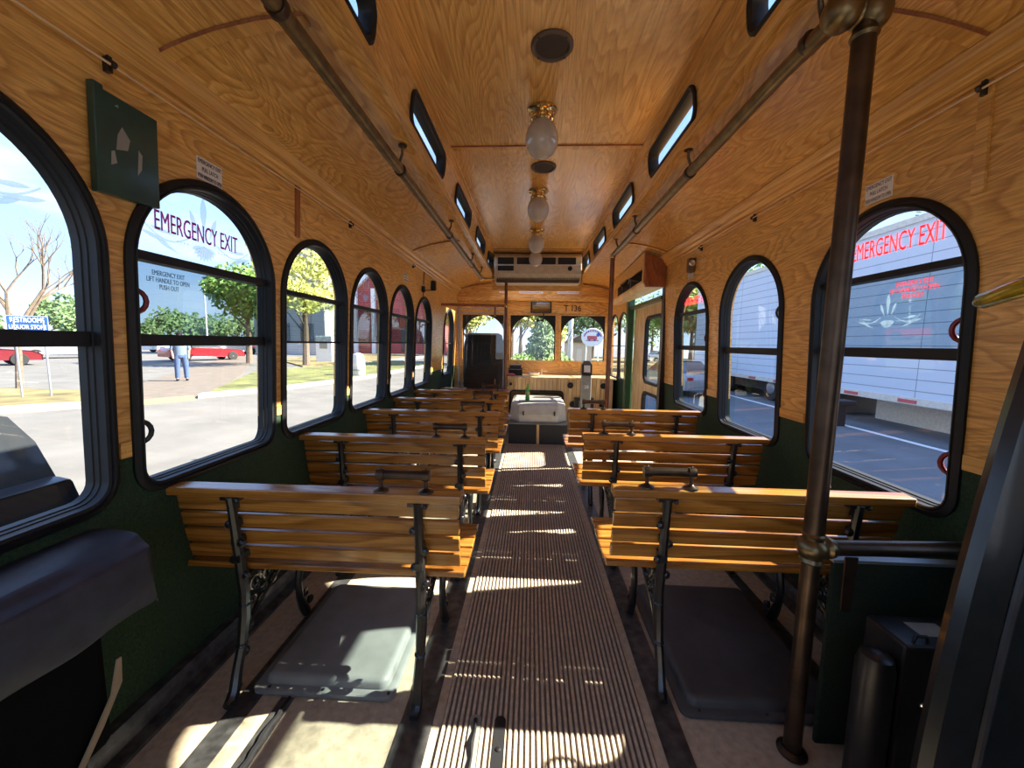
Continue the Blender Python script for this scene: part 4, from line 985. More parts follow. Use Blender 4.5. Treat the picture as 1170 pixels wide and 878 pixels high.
# interior mirror
r = empty('interior_mirror', (.10, 5.86, 1.75))
mb = MB(); mb.box((-.02, 5.80, 1.675), (.29, 5.83, 1.845)); mb.build('mirror_shell', 'black', r, bevel=.01)
mb = MB(); mb.box((.0, 5.796, 1.69), (.27, 5.80, 1.83)); mb.build('mirror_face', 'mirror', r)
mb = MB(); mb.tube([(.17, 5.83, 1.69), (.18, 5.88, 1.62)], .01); mb.tube([(.13, 5.83, 1.76), (.13, 5.99, 1.80)], .01); mb.build('mirror_arm', 'black', r)
adopt(r); tag(r, 'wide black framed interior mirror above the windshield', 'mirror')
r = empty('hanging_sensor', (.12, 5.93, 1.58)); 
for sx in (-1, 1):
    mb = MB(); mb.lathe([(.001, 0), (.026, .05), (.026, .055)], (.13, 5.94, 1.575), (sx, 0, 0), 12); mb.build('bow_half', 'black', r)
adopt(r); tag(r, 'small black bow shaped sensor at the top of the middle windshield', 'sensor')
# number board
r = empty('number_board', (.56, 5.97, 1.76))
mb = MB(); mb.box((.30, 5.965, 1.682), (.95, 5.985, 1.855)); mb.build('board', 'front', r, bevel=.003)
text('number', 'T 136', lambda u, v, d: (.615 + u, 5.965 - d, 1.765 + v), .26, .092, 'ink', r, d1=.002)
adopt(r); tag(r, 'wooden board reading T 136 above the right windshield', 'sign')
for x0, x1, z0, z1, t, lb in ((-.50, -.38, 1.985, 2.02, 'NO SMOKING', 'tiny white label left of the partition pole on the bulkhead'), (-.20, .165, 1.975, 2.035, 'PLEASE REMAIN SEATED', 'long white notice in the middle of the bulkhead'), (.375, .70, 1.975, 2.035, 'DO NOT TALK TO DRIVER', 'white notice on the right half of the bulkhead')):
    r = empty('bulkhead_notice', ((x0 + x1) / 2, 5.94, (z0 + z1) / 2))
    mb = MB(); mb.box((x0, 5.9475, z0), (x1, 5.95, z1)); mb.build('sticker_sheet', 'sticker', r)
    mb = MB(); n = 9
    for row in (0, 1):
        x = x0 + .02
        while x < x1 - .03:
            wd = random.uniform(.008, .02); mb.box((x, 5.9465, z0 + (z1 - z0) * (.26 + .34 * row)), (min(x + wd, x1 - .015), 5.9475, z0 + (z1 - z0) * (.26 + .34 * row) + .006)); x += wd + .012
    mb.build('printed_marks', 'ink', r)
    adopt(r); tag(r, lb, 'notice')

# ================================================================== OUTSIDE
def gz(x, y):
    if x > -1.5: return -.8
    t = min(1, (-1.5 - x) / 7.5); return -.75 + .40 * t
mb = MB(); xs = [-260, -60, -30, -15, -9, -7, -5, -3, -1.5, -.3]; ys = [-60, -10, 0, 10, 20, 40, 80, 300]
mb.loft([[(x, y, gz(x, y)) for x in xs] for y in ys], False); mb.build('ground', 'asphalt', kind='structure', fixn=False)
mb = MB(); mb.add([(-.3, -60, -.8), (160, -60, -.8), (160, 200, -.8), (-.3, 200, -.8)], [(0, 1, 2, 3)]); mb.build('ground', 'road', kind='structure', fixn=False)
def patch(name, pts, mat, h=.02, z=None):
    mb = MB(); P = []
    n = len(pts)
    mb.add([(x, y, (gz(x, y) if z is None else z) + h) for x, y in pts] + [(x, y, (gz(x, y) if z is None else z) - .05) for x, y in pts], [tuple(range(n))] + [(i, (i + 1) % n, n + (i + 1) % n, n + i) for i in range(n)])
    return mb.build(name, mat, kind='structure', fixn=False)
patch('ground_grass', [(-18.5, 6.2), (-11.6, 6.6), (-10.1, 8.0), (-11.2, 10.1), (-19, 10.1)], 'grass', .10)
patch('kerb', [(-18.6, 5.9), (-11.4, 6.3), (-9.85, 7.9), (-10.1, 8.1), (-11.6, 6.65), (-18.6, 6.25)], 'concrete', .13)
patch('ground_path', [(-10.1, 8.3), (-9.0, 9.3), (-9.1, 10.6), (-13.2, 17), (-24.5, 33), (-27.5, 34), (-13.2, 12.2)], 'path', .03)
patch('ground_paving', [(-9.4, 7.9), (-8.7, 9.5), (-9.1, 9.9), (-10.0, 8.4)], 'brickpave', .05)
patch('ground_grass', [(-8.9, 10.0), (-8.2, 12.0), (-7.5, 17), (-7.3, 27), (-11, 30), (-13.0, 17.5)], 'green_grass', .08)
patch('kerb', [(-8.8, 9.7), (-8.0, 11.8), (-7.25, 17), (-7.05, 27), (-7.3, 27), (-7.5, 17), (-8.25, 12.0), (-8.95, 10.0)], 'concrete', .11)
patch('ground_grass', [(-13.4, 22), (-11.9, 29), (-13, 45), (-19, 45), (-20.5, 30)], 'grass', .07)
patch('ground_path', [(-11.2, 23), (-10.4, 30), (-11, 44), (-12.5, 44), (-12.0, 30), (-12.6, 24)], 'concrete', .06)
patch('ground_grass', [(-6.5, 21), (14, 21), (26, 60), (-8, 60)], 'grass', .06, -.75)
patch('road_line', [(8.25, 3), (8.37, 3), (8.37, 40), (8.25, 40)], 'paint', .012, -.8)
for q in range(6): patch('road_line', [(12 + 2.8 * q, 26), (12.12 + 2.8 * q, 26), (14.2 + 2.8 * q, 32), (14.05 + 2.8 * q, 32)], 'paint', .012, -.8)

def leaves(name, blobs, n, size, mat, parent, seed=1):
    rnd = random.Random(seed); mb = MB(); tot = sum(b[3] * b[3] for b in blobs)
    for (cx, cy, cz, r, fz) in blobs:
        for _ in range(int(n * r * r / tot)):
            d = Vector((rnd.gauss(0, 1), rnd.gauss(0, 1), rnd.gauss(0, 1))).normalized() * r * (rnd.random() ** .45)
            p = Vector((cx + d.x, cy + d.y, cz + d.z * fz)); a = Vector((rnd.uniform(-1, 1), rnd.uniform(-1, 1), rnd.uniform(-1, 1))).normalized(); b = a.orthogonal().normalized()
            s_ = size * rnd.uniform(.6, 1.3)
            mb.add([p - a * s_, p + b * s_ * .5, p + a * s_, p - b * s_ * .5], [(0, 1, 2, 3)])
    return mb.build(name, mat, parent, fixn=False)
def tree(name, x, y, h, cr, mat, lb, n=2200, kind='round', size=.16, seed=1, group=None, z0=None):
    z = gz(x, y) if z0 is None else z0
    r = empty(name, (x, y, z)); rnd = random.Random(seed)
    mb = MB(); mb.tube([(0, 0, 0), (.05, .02, h * .3), (0, 0, h * .62)], [h * .028, h * .02, h * .010], 8)
    for q in range(5):
        a = q * 1.3 + seed; mb.tube([(0, 0, h * (.25 + .07 * q)), (cr * .5 * cos(a), cr * .5 * sin(a), h * (.42 + .09 * q))], [h * .01, h * .004], 6)
    mb.build('trunk', 'bark', r, smooth=True)
    if kind == 'round':
        bl = [(0, 0, h * .66, cr, .9)] + [(cr * .6 * cos(q * 1.05 + seed), cr * .6 * sin(q * 1.05 + seed), h * (.5 + .3 * rnd.random()), cr * .55, .8) for q in range(6)]
    else:
        bl = [(0, 0, h * (.12 + .82 * q / 9), cr * (1 - q / 9.6), .35) for q in range(9)]
    leaves('crown', bl, n, size, mat, r, seed)
    tag(r, lb, 'tree', group); return r
# far wood behind the car park, seen over the lot through the left windows
spots = [(-62, 30, 9, 'evergreen tree at the far left of the car park treeline, above the blue sign'), (-60, 38, 8, 'evergreen in the far treeline right of the blue sign'), (-58, 47, 8.5, 'far treeline evergreen beside the first window post'),
         (-57, 55, 8, 'far evergreen behind the red car, left part'), (-55, 65.5, 9, 'far evergreen behind the red car, middle'), (-52, 76, 8.5, 'far evergreen behind the red car, right part'), (-49, 87, 9.5, 'far evergreen right of the light poles'), (-45, 98, 9, 'last evergreen of the far treeline by the leafy tree')]
for q, (x, y, h, lb) in enumerate(spots): tree('pine_tree', x * 1.9, y * 1.9, h * .95, 5.2, 'leaf3', lb, 1500, 'cone' if q % 3 == 0 else 'round', .6, q + 3, 'treeline beyond the car park')
for q in range(14):
    t_ = q / 13; tree('pine_tree', -150 + 48 * t_ + 5 * (q % 2), 42 + 150 * t_, 9.5 + 1.5 * (q % 3), 5.6, 'leaf3', 'evergreen tree in the dark treeline at the far back of the car park', 1100, 'round' if q % 2 else 'cone', .7, q + 80, 'back row of the treeline')
tree('leafy_tree', -18.6, 24.6, 7.0, 2.1, 'leaf1', 'leafy green tree by the path, in the right half of the second left window', 6000, 'round', .15, 21)
tree('leafy_tree', -13.9, 23.2, 7.8, 2.1, 'leaf2', 'yellow green tree filling the top of the third left window', 4200, 'round', .14, 22)
# bare tree
def bare(x, y, h):
    r = empty('bare_tree', (x, y, gz(x, y))); mb = MB(); rnd = random.Random(5)
    def grow(p, d, L, rad, lev):
        q = p + d * L; m = (p + q) / 2 + Vector((rnd.uniform(-1, 1), rnd.uniform(-1, 1), 0)) * L * .04
        mb.tube([p, m, q], [rad, rad * .85, rad * .65], 6 if lev < 2 else 4)
        if lev < 5:
            for _ in range(3 if lev < 3 else 2):
                nd = (d + Vector((rnd.uniform(-1, 1), rnd.uniform(-1, 1), rnd.uniform(-.15, .8))) * .62).normalized(); grow(q if rnd.random() < .6 else m + (q - m) * .5, nd, L * rnd.uniform(.55, .78), rad * .58, lev + 1)
    grow(Vector((0, 0, 0)), Vector((.02, 0, 1)), h * .34, .085, 0)
    grow(Vector((0, 0, h * .25)), Vector((.3, .3, .9)).normalized(), h * .25, .05, 1)
    mb.build('trunk_branches', 'bark', r); tag(r, 'leafless young tree behind the blue sign', 'tree')
bare(-15.4, 10.8, 6.3)
# blue sign
r = empty('road_sign', (-12.1, 8.85, gz(-12, 9)))
SB = Vector((-12.14, 8.80, 0)); sd = Vector((.80, .60, 0))
def fS(u, v, d): p = SB + sd * u; return (p.x - .6 * d * -1, p.y - .8 * d, v)
mb = MB(); mb.loft([[fS(u, v, d) for u, v in ((-.34, 1.33), (.34, 1.33), (.34, 1.71), (-.34, 1.71))] for d in (0, .012)], True, True, True); mb.build('sign_panel', 'signblue', r)
mb = MB(); mb.loft([[fS(u, v, .0125) for u, v in rrect(-.335, .335, 1.335, 1.705, i, .03)] for i in (0, .007)]); mb.build('sign_border', 'signwhite', r, fixn=False)
text('lettering', 'RESTROOMS', lambda u, v, d: fS(u, 1.61 + v, .012 + d), .54, .115, 'signwhite', r, d1=.004)
text('lettering', 'LIQUOR STORE', lambda u, v, d: fS(u, 1.435 + v, .012 + d), .59, .115, 'signwhite', r, d1=.004)
for u in (-.22, .25):
    p = SB + sd * u; mb = MB(); mb.tube([(p.x, p.y, gz(p.x, p.y)), (p.x, p.y, 1.6)], .022, 8); mb.build('sign_post', 'steel', r)
adopt(r); tag(r, 'blue restrooms and liquor store sign on two posts outside the nearest left window', 'sign')
# light poles
for x, y, h, lb in ((-46, 42, 9, 'thin light pole in the car park left of the person'), (-40, 46, 9, 'thin light pole in the car park right of the person')):
    r = empty('light_pole', (x, y, -.35)); mb = MB(); mb.tube([(0, 0, 0), (0, 0, h)], .09, 8); mb.build('mast', 'signwhite', r); mb = MB(); mb.box((-.1, -.1, h - .1), (1.0, .1, h + .08)); mb.build('lamp_head', 'steel', r); tag(r, lb, 'light pole')

def car(x, y, z, hd, paint, lb, L=4.5, W=1.8, Hh=1.42, suv=False):
    r = empty('parked_car', (x, y, z)); r.rotation_euler.z = hd
    if suv: body = [(-.5, .28), (-.5, .75), (-.49, .95), (.22, .98), (.42, .88), (.495, .72), (.5, .32)]; cab = [(-.492, .94), (-.482, 1.2), (-.462, Hh - .08), (-.42, Hh - .01), (-.3, Hh), (.02, Hh), (.12, 1.38), (.25, .97)]
    else: body = [(-.5, .30), (-.5, .72), (-.47, .90), (-.28, .93), (.16, .92), (.42, .80), (.495, .62), (.5, .28)]; cab = [(-.33, .92), (-.20, Hh - .05), (-.10, Hh), (.03, Hh - .02), (.20, .91)]
    def sec(pts, w): return [[(u * L, s_ * w, v) for u, v in pts] for s_ in (-1, 1)]
    mb = MB(); mb.loft([[(u * L * .985, -W / 2 * .93, v - (.03 if v > .5 else 0)) for u, v in body], [(u * L, -W / 2, v - (.02 if v > .8 else 0)) for u, v in body], [(u * L, -W / 2 * .9, v) for u, v in body], [(u * L, W / 2 * .9, v) for u, v in body], [(u * L, W / 2, v - (.02 if v > .8 else 0)) for u, v in body], [(u * L * .985, W / 2 * .93, v - (.03 if v > .5 else 0)) for u, v in body]], True, True, True)
    mb.build('car_body', paint, r, smooth=True, bevel=.02)
    mb = MB(); cw = W / 2 * .86
    mb.loft([[(u * L, -cw * (1 - .16 * (v - .9) / (Hh - .9)), v) for u, v in cab], [(u * L, cw * (1 - .16 * (v - .9) / (Hh - .9)), v) for u, v in cab]], True, True, True); mb.build('cabin_glass', 'carglass', r, smooth=True)
    mb = MB(); tp = [p for p in cab if p[1] > Hh - .1]; mb.loft([[(u * L, s_ * cw * .83, v + .012) for u, v in tp] for s_ in (-1, 1)], False); mb.build('roof', paint, r, fixn=False)
    for sx in (-.31, .32):
        for sy in (-1, 1):
            w = MB(); w.lathe([(.20, -.10), (.31, -.10), (.33, -.06), (.33, .06), (.31, .10), (.20, .10)], (sx * L, sy * (W / 2 - .09), .33), (0, 1, 0), 20); wo = w.build('wheel', 'tyre', r, smooth=True)
            w = MB(); w.lathe([(.20, -.02), (.19, .02), (.06, .03), (.02, .035)], (sx * L, sy * (W / 2 - .02), .33), (0, sy, 0), 16); w.build('hub_cap', 'chrome', wo, smooth=True)
    mb = MB()
    for sy in (-.35, .35): mb.box((.485 * L, sy * W - .15, .58), (.502 * L, sy * W + .15, .70))
    mb.build('headlamp', 'signwhite', r)
    mb = MB()
    for sy in (-.38, .38): mb.box((-.503 * L, sy * W - .12, .68), (-.49 * L, sy * W + .12, .80))
    mb.build('tail_lamp', 'carred', r)
    tag(r, lb, 'car'); return r
zl = -.35
car(-24.0, 27.2, zl, math.atan2(3.7, 1.7), 'carred', 'bright red car side on in the car park behind the standing person', L=4.7, Hh=1.35)
car(-28.8, 18.4, zl, math.atan2(3.2, 1.6), 'carmaroon', 'maroon car behind the blue sign posts', L=4.6, Hh=1.5)
car(-34.5, 27.0, zl, math.atan2(3.2, 2.2), 'carsilver', 'silver car with dark windows right of the blue sign', L=4.6, Hh=1.35)
car(-40, 33.5, zl, math.atan2(3.5, 1), 'carblack', 'dark car farther back beyond the silver car', L=4.5)
car(-41.5, 43, zl, math.atan2(3.5, 1), 'carwhite', 'white car at the far left of the second window', L=5.2, Hh=1.6)
car(-31.5, 39.5, zl, math.atan2(3.5, 2), 'carsilver', 'grey car partly hidden beyond the red car', L=4.4)
car(-34, 48, zl, math.atan2(3.5, 2), 'carmaroon', 'dark red car far beyond the grey car', L=4.4)
car(-4.14, .16, -.70, -pi / 2, 'carblack', 'large glossy black car close outside the nearest left window', L=4.7, W=1.9, Hh=1.47, suv=True)
car(6.4, 17.5, -.8, pi / 2 + .2, 'carsilver', 'silver car outside beyond the front door glass', L=4.5)
car(16, 48, -.8, .3, 'carwhite', 'white car far away across the lot, seen through the door glass', L=4.5)

# person standing on the path
r = empty('person', (-12.75, 13.45, gz(-12.75, 13.45) + .03))
def skin_body(name, verts, edges, radii, mat, parent):
    me = bpy.data.meshes.new(name); me.from_pydata(verts, edges, []); me.update(); o = bpy.data.objects.new(name, me); COL.objects.link(o)
    me.skin_vertices.new() if hasattr(me.skin_vertices, 'new') and not len(me.skin_vertices) else None
    o.modifiers.new('skin', 'SKIN'); 
    bpy.context.view_layer.update()
    for sv, rd in zip(me.skin_vertices[0].data, radii): sv.radius = rd; 
    me.skin_vertices[0].data[0].use_root = True
    s_ = o.modifiers.new('sub', 'SUBSURF'); s_.levels = s_.render_levels = 2; me.materials.append(M[mat]); o.parent = parent; return o
V = [(0, 0, .95), (0, 0, 1.1), (0, 0, 1.3), (0, 0, 1.44), (0, 0, 1.50), (0, .0, 1.56), (0, .01, 1.64), (0, .01, 1.72),
     (.10, 0, .88), (.12, .01, .48), (.13, -.01, .09), (.14, .12, .04), (-.10, 0, .88), (-.12, .01, .48), (-.13, -.01, .09), (-.14, .12, .04),
     (.19, 0, 1.41), (.24, -.02, 1.14), (.22, .05, .90), (.21, .07, .80), (-.19, 0, 1.41), (-.24, -.02, 1.14), (-.22, .05, .90), (-.21, .07, .80)]
Ed = [(0, 1), (1, 2), (2, 3), (3, 4), (4, 5), (5, 6), (6, 7), (0, 8), (8, 9), (9, 10), (10, 11), (0, 12), (12, 13), (13, 14), (14, 15), (3, 16), (16, 17), (17, 18), (18, 19), (3, 20), (20, 21), (21, 22), (22, 23)]
Rd = [(.15, .11), (.14, .10), (.16, .11), (.11, .08), (.055, .055), (.06, .06), (.085, .1), (.06, .07), (.09, .09), (.062, .065), (.045, .045), (.04, .03), (.09, .09), (.062, .065), (.045, .045), (.04, .03), (.06, .06), (.045, .045), (.034, .034), (.035, .025), (.06, .06), (.045, .045), (.034, .034), (.035, .025)]
body = skin_body('body', V, Ed, Rd, 'skin', r)
mb = MB(); L = [[(w * cos(a), t * sin(a), z) for a in [2 * pi * q / 20 for q in range(20)]] for z, w, t in ((.93, .185, .13), (1.05, .18, .13), (1.2, .19, .135), (1.36, .215, .13), (1.45, .19, .11), (1.50, .08, .08))]
mb.loft(L, True); 
for s_ in (-1, 1): mb.tube([(s_ * .17, 0, 1.43), (s_ * .22, -.01, 1.30), (s_ * .245, -.02, 1.14)], [.075, .07, .062], 12)
mb.build('shirt', 'shirt', r, smooth=True)
mb = MB()
for s_ in (-1, 1): mb.tube([(s_ * .085, 0, .96), (s_ * .105, 0, .84), (s_ * .12, .01, .48), (s_ * .13, -.01, .10)], [.115, .108, .080, .070], 14)
mb.loft([[(w * cos(a), .125 * sin(a), z) for a in [2 * pi * q / 20 for q in range(20)]] for z, w in ((.86, .17), (.98, .185))], True, True, True)
mb.build('jeans', 'jeans', r, smooth=True)
mb = MB()
for s_ in (-1, 1): mb.ball((s_ * .135, .04, .045), .06, (.8, 2.1, .8), 14, 8)
mb.build('shoes', 'black', r, smooth=True)
mb = MB(); mb.ball((0, -.012, 1.70), .102, (.92, 1.0, .9), 16, 10); mb.build('hair', 'hair', r, smooth=True)
mb = MB(); mb.ball((0, .108, 1.655), .014, (.8, 1.2, 1.2), 8, 6)
for s_ in (-1, 1): mb.ball((s_ * .085, .01, 1.66), .02, (.4, 1, 1.4), 8, 6)
mb.build('face_details', 'skin', r, smooth=True)
r.rotation_euler.z = pi + .8
tag(r, 'person in a grey blue top and jeans standing on the path with arms down', 'person')

# buildings left
r = empty('brick_store', (-18, 50, -.35))
mb = MB(); gx = [(-27, -.4), (-11.2, -.4), (-11.2, 5.5), (-18.3, 12.0), (-27, 3.9)]
mb.prism(gx, lambda u, v, t: (u, t, v), 50, 64); mb.build('brick_wall', 'brick', r)
mb = MB()
for (xa, za), (xb, zb) in (((-27.6, 3.5), (-18.3, 12.15)), ((-18.3, 12.15), (-10.6, 5.1))):
    mb.loft([[(x, y, z) for y, z in ((49.5, z0), (49.5, z0 + .85), (64.3, z0 + .85), (64.3, z0))] for x, z0 in ((xa, za), (xb, zb))], True, True, True)
mb.build('white_roof_edge', 'signwhite', r)
for x in (-23.2, -20.8): mb = MB(); mb.box((x, 49.6, -.4), (x + .5, 50, 8)); mb.build('white_post', 'signwhite', r)
mb = MB(); mb.box((-17, 49.9, 0), (-15.2, 50.02, 3)); mb.box((-14.2, 49.9, .8), (-12.6, 50.02, 3)); mb.build('store_window', 'carglass', r)
adopt(r); tag(r, 'red brick building with a white gable edge seen through the far left windows', 'building')
r = empty('grey_sided_building', (-25, 40, -.35))
mb = MB(); mb.box((-29.5, 40, -.4), (-21.8, 43, 11)); mb.build('siding_wall', 'greysiding', r)
mb = MB(); mb.box((-29.8, 39.7, 10.9), (-21.5, 43.2, 11.4)); mb.build('roof_edge', 'signwhite', r)
mb = MB(); mb.box((-27, 39.9, 1), (-25.6, 40.02, 3)); mb.box((-24.4, 39.9, 1), (-23, 40.02, 3)); mb.build('building_window', 'carglass', r)
adopt(r); tag(r, 'tall grey sided building behind the yellow green tree', 'building')
r = empty('white_barrel', (-7.9, 17.3, gz(-7.9, 16)))
mb = MB(); mb.lathe([(.28, 0), (.30, .05), (.27, .75), (.20, .95), (.05, 1.02)], (0, 0, .08), (0, 0, 1), 18); mb.build('barrel_body', 'white', r, smooth=True); mb = MB(); mb.lathe([(.31, .3), (.31, .36)], (0, 0, 0), (0, 0, 1), 18, False); mb.build('band', 'grey', r)
tag(r, 'white barrel shaped planter on the grass outside the fourth left window', 'barrel')
r = empty('white_utility_box', (-15.0, 27.6, gz(-12, 19)))
mb = MB(); mb.box((-.6, -.3, .02), (.6, .3, 1.9)); mb.build('cabinet_body', 'signwhite', r, bevel=.03); mb = MB(); mb.box((-.3, -.33, 1.0), (.25, -.3, 1.4)); mb.build('vent_panel', 'grey', r)
tag(r, 'white utility cabinet under the leafy tree in the third left window', 'cabinet')

# right side: big trailer
r = empty('semi_trailer', (8.9, 11, -.8))
mb = MB(); mb.box((8.9, 4.5, 0), (11.4, 21.5, 4.25)); mb.build('trailer_box', 'siding', r)
mb = MB(); mb.box((8.86, 4.45, -.06), (8.92, 21.55, .10)); mb.box((8.86, 4.45, 4.15), (8.92, 21.55, 4.3)); mb.build('edge_rail', 'white', r)
for y in (6.0, 7.6, 9.2, 10.8, 12.4, 14.0, 15.6): mb = MB(); mb.box((8.845, y, -.03), (8.86, y + .45, .05)); mb.build('red_reflector', 'signred', r)
mb = MB(); mb.box((9.2, 12.0, -.45), (11.2, 21, 0)); mb.box((9.0, 12.2, -.8), (9.08, 12.3, 0)); mb.box((9.6, 12.3, -.78), (11.0, 20.5, -.3)); mb.build('underside_dark', 'black', r)  # black blocks added to darken the space under the trailer
for y in (13.6, 15.0, 18.2, 19.6):
    w = MB(); w.lathe([(.2, -.15), (.48, -.15), (.5, -.08), (.5, .12), (.46, .15), (.2, .15)], (9.25, y, -.3), (1, 0, 0), 24); wo = w.build('wheel', 'tyre', r, smooth=True); w = MB(); w.lathe([(.24, 0), (.20, .03), (.08, .06)], (9.1, y, -.3), (-1, 0, 0), 16); w.build('wheel_hub', 'steel', wo)
mb = MB(); mb.box((9.9, 5.2, -.75), (10.0, 11.4, -.15)); mb.build('side_skirt', 'white', r)
adopt(r); tag(r, 'long white ribbed trailer parked outside the right windows', 'trailer')
r = empty('black_bollard', (8.1, 10.4, -.8))
mb = MB(); mb.box((-.13, -.10, 0), (.13, .10, .55)); mb.build('post', 'black', r, bevel=.03); mb = MB(); mb.box((-.28, -.22, .55), (.28, .22, .68)); mb.build('cap', 'black', r, bevel=.03)
tag(r, 'short black post with a wide cap on the road by the white line', 'post')
r = empty('green_container', (14, 23, -.8))
mb = MB(); mb.box((11.5, 22.5, -.78), (17.5, 28, 2.4)); mb.build('container_body', 'greenpaint', r)
mb = MB(); mb.box((11.44, 23.3, -.6), (11.5, 24.9, 1.1)); mb.build('white_door', 'signwhite', r)
mb = MB(); mb.box((11.43, 22.8, 1.3), (11.5, 27.5, 2.3)); mb.build('red_banner', 'signred', r)
adopt(r); tag(r, 'green container with a red banner and white door outside the far right window', 'container')
for x, y, h, cr, mt, lb, sd_ in ((17, 9, 9.5, 4, 'leaf3', 'dark tree towering behind the trailer near its rear', 31), (22, 20, 10, 4, 'leaf3', 'dark tree behind the far end of the trailer', 32), (22, 36, 9, 5, 'leaf1', 'green tree behind the green container', 33), (19, 62, 9, 5, 'leaf1', 'green tree across the lot seen through the door glass', 34), (32, 58, 9, 5.5, 'leaf1', 'broad green tree at the far right of the lot', 35),
                                 (-1.6, 31, 8.2, 1.9, 'leaf2', 'yellow green tree straight ahead, left part of the middle windshield', 36), (8.5, 54, 9, 4.2, 'leaf3', 'dark tree behind the oval sign', 38), (-4.6, 27.5, 7.2, 2.2, 'leaf2', 'yellowish tree seen past the driver seat', 39), (2.4, 46, 4.6, 1.6, 'leaf2', 'low yellow bush tree beside the beige building', 40), (17, 46, 8.5, 3, 'leaf1', 'green tree right of the oval sign', 41), (12.5, 31, 7.5, 2.2, 'leaf2', 'sunlit tree outside the narrow right front windows', 43)):
    tree('broadleaf_tree', x, y, h, cr, mt, lb, 3600, 'round', .16 if y < 30 else .3, sd_, None, -.75)
for x, y, h, cr, lb, sd_ in ((-7.0, 44, 9.5, 2.0, 'tall yellow green tree behind the tree past the driver seat', 61), (-1.4, 50, 10, 3.0, 'pale tree rising behind the fir, left of centre', 62), (1.5, 60, 10.5, 4, 'pale tree far behind the fir, right of it', 63)):
    tree('broadleaf_tree', x, y, h, cr, 'leaf2', lb, 4200, 'round', .3, sd_, None, -.75)
tree('fir_tree', .9, 27.5, 5.9, 1.7, 'leaf3', 'green fir tree in the middle windshield', 6500, 'cone', .13, 37, None, -.75)
for x, y, lb in ((-2.6, 24.4, 'low shrub at the foot of the yellow green tree'), (-.5, 23.8, 'round green shrub left of the fir tree foot'), (1.7, 23.6, 'round green shrub right of the fir tree foot')):
    r = empty('garden_shrub', (x, y, -.72)); leaves('foliage', [(0, 0, .6, 1.0, .8), (.5, .2, .5, .7, .8)], 1500, .09, 'leaf1', r, int(x * 10) + 50); tag(r, lb, 'shrub')
r = empty('oval_sign', (4.05, 26, -.75))
mb = MB(); mb.lathe([(.001, 0), (.72, 0), (.74, .02), (.72, .05), (.001, .05)], (0, 0, 0), (0, -1, 0), 36); o = mb.build('sign_panel', 'signwhite', r, smooth=True); o.location = (0, 0, 2.45); o.scale = (1, 1, .82)
for q in range(14):
    a = pi * (.08 + .84 * q / 13); m2 = MB(); m2.box((-.035, -.062, -.06), (.035, -.052, .06)); o = m2.build('raised_mark', 'signred' if q % 3 else 'signblue', r); o.location = (.56 * cos(a), 0, 2.45 + .44 * sin(a))
mb = MB(); mb.box((-.35, -.06, -.16), (.30, -.052, .10)); mb.box((-.42, -.06, -.24), (.40, -.052, -.19)); o = mb.build('trolley_emblem', 'signred', r); o.location = (0, 0, 2.45)
mb = MB(); mb.lathe([(.07, 0), (.07, .012)], (-.2, -.055, 2.27), (0, -1, 0), 14); mb.lathe([(.07, 0), (.07, .012)], (.15, -.055, 2.27), (0, -1, 0), 14); mb.lathe([(.12, 0), (.12, .01)], (.36, -.055, 2.62), (0, -1, 0), 16); mb.build('emblem_discs', 'signblue', r)
for x in (-.4, .4): mb = MB(); mb.tube([(x, 0, 0), (x, 0, 2.3)], .04, 8); mb.build('sign_post', 'signwhite', r)
tag(r, 'white oval sign with red and blue marks on posts, outside the right windshield', 'sign')
r = empty('beige_house', (4.2, 36, -.75))
mb = MB(); mb.box((3.4, 36, -.75), (5.6, 40, 1.4)); mb.build('house_wall', 'beige', r); mb = MB(); mb.prism([(3.2, 1.4), (5.8, 1.4), (4.5, 2.1)], lambda u, v, t: (u, t, v), 35.8, 40.2); mb.build('house_roof', 'bark', r); mb = MB(); mb.box((4.2, 35.95, -.7), (4.7, 36.02, .8)); mb.build('house_door', 'white', r)
adopt(r); tag(r, 'small beige building in the distance left of the oval sign', 'building')
r = empty('white_column', (3.0, 30, -.75)); mb = MB(); mb.tube([(0, 0, 0), (0, 0, 7)], .18, 14); mb.lathe([(.26, 0), (.26, .2), (.2, .3)], (0, 0, 0)); mb.build('mast', 'signwhite', r, smooth=True); mb = MB(); mb.lathe([(.2, 6.8), (.28, 7), (.1, 7.2)], (0, 0, 0)); mb.build('mast_cap', 'signwhite', r, smooth=True)
tag(r, 'white mast at the left edge of the right windshield view', 'mast')

# windshield wipers
for x0, lb in ((-.05, 'wiper arm across the middle windshield'), (.72, 'wiper arm across the right windshield'), (-.80, 'wiper arm across the driver windshield')):
    r = empty('wiper', (x0, YF + .09, 1.66)); mb = MB(); mb.tube([(0, 0, 0), (-.18, -.01, -.42)], .006, 6); mb.build('wiper_arm', 'black', r); mb = MB(); mb.tube([(.03, .0, .0), (-.12, .0, -.40)], .005, 6); mb.build('wiper_blade', 'black', r); tag(r, lb, 'wiper')

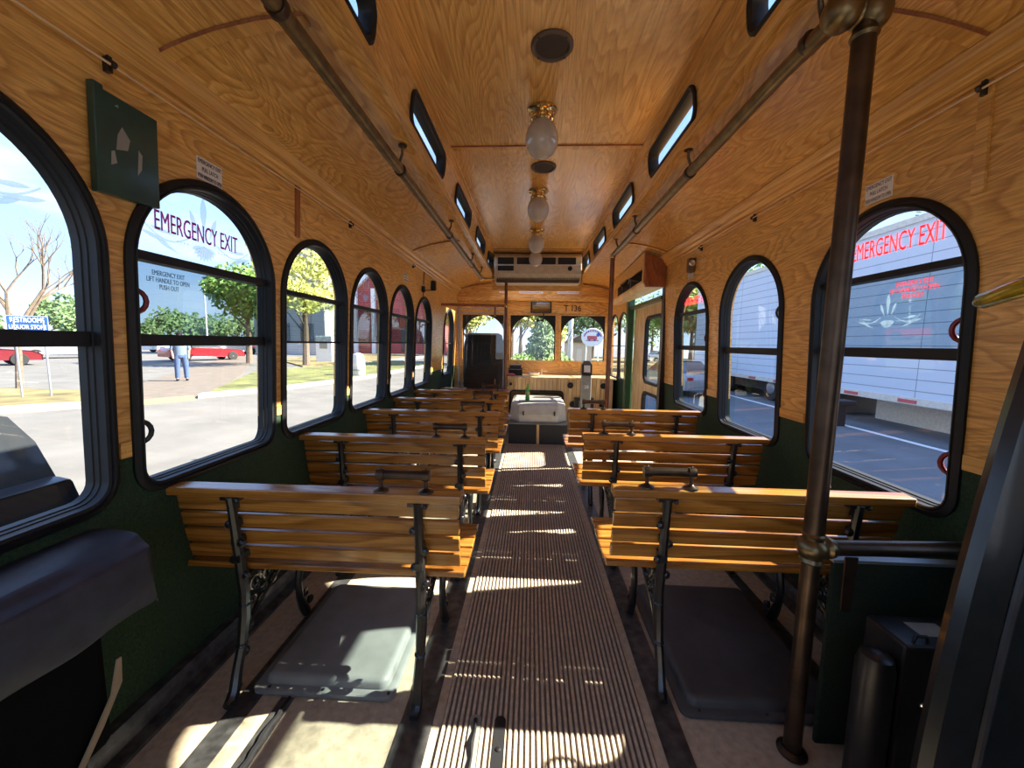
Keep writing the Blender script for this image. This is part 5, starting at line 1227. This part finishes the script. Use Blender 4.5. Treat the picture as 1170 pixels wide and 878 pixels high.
# ------------------------------------------------------------------ light, sky, camera
SUN_A, SUN_B = 1.38, .26
sun = bpy.data.lights.new('sun', 'SUN'); sun.energy = 15.0; sun.angle = radians(.6); sun.color = (1, .93, .80)
so = bpy.data.objects.new('sun', sun); COL.objects.link(so)
so.rotation_euler = Vector((-SUN_A, -SUN_B, -1)).to_track_quat('-Z', 'Y').to_euler()
w = bpy.data.worlds.new('world'); bpy.context.scene.world = w; w.use_nodes = True; nt = w.node_tree; nt.nodes.clear()
out = nt.nodes.new('ShaderNodeOutputWorld'); bg = nt.nodes.new('ShaderNodeBackground'); tc = nt.nodes.new('ShaderNodeTexCoord'); sx = nt.nodes.new('ShaderNodeSeparateXYZ')
nt.links.new(tc.outputs['Generated'], sx.inputs[0])
rp = ramp(nt, sx.outputs[2], [(.0, (.62, .76, .95)), (.12, (.38, .57, .90)), (.5, (.24, .43, .85)), (1., (.18, .36, .80))])
cl = N(nt, 'ShaderNodeTexNoise', Scale=3.2, Detail=6., Roughness=.6); mp = nt.nodes.new('ShaderNodeMapping'); mp.inputs['Scale'].default_value = (1, 1, 4); nt.links.new(tc.outputs['Generated'], mp.inputs[0]); nt.links.new(mp.outputs[0], cl.inputs['Vector'])
cr = ramp(nt, cl.outputs[0], [(.5, (0, 0, 0)), (.8, (.5, .5, .5))])
mx = N(nt, 'ShaderNodeMix', data_type='RGBA'); mx.inputs[7].default_value = (.95, .97, 1, 1); nt.links.new(cr.outputs[0], mx.inputs[0]); nt.links.new(rp.outputs[0], mx.inputs[6])
nt.links.new(mx.outputs[2], bg.inputs[0]); bg.inputs[1].default_value = 1.25; nt.links.new(bg.outputs[0], out.inputs[0])

cam = bpy.data.cameras.new('camera'); co = bpy.data.objects.new('camera', cam); COL.objects.link(co); bpy.context.scene.camera = co
F = 440.; cam.sensor_width = 36; cam.lens = 36 * F / 1170; cam.clip_start = .02; cam.clip_end = 600
d = Vector(((607 - 585) / F, -(393 - 439) / F, -1)).normalized(); rho = .015
xv = Vector((cos(rho), -sin(rho), 0)); xv = (xv - d * xv.dot(d)).normalized(); zv = xv.cross(d)
# columns: world axes in camera coordinates -> camera orientation is the transpose
R = Matrix((xv, d, zv))
co.matrix_world = Matrix.Translation((0, 0, H)) @ R.to_4x4()
sc = bpy.context.scene; sc.view_settings.view_transform = 'Standard'; sc.view_settings.look = 'None'; sc.view_settings.gamma = 1; sc.view_settings.use_curve_mapping = False
sc.view_settings.exposure = 0.85
sc.cycles.max_bounces = 10; sc.cycles.diffuse_bounces = 6; sc.cycles.transparent_max_bounces = 16
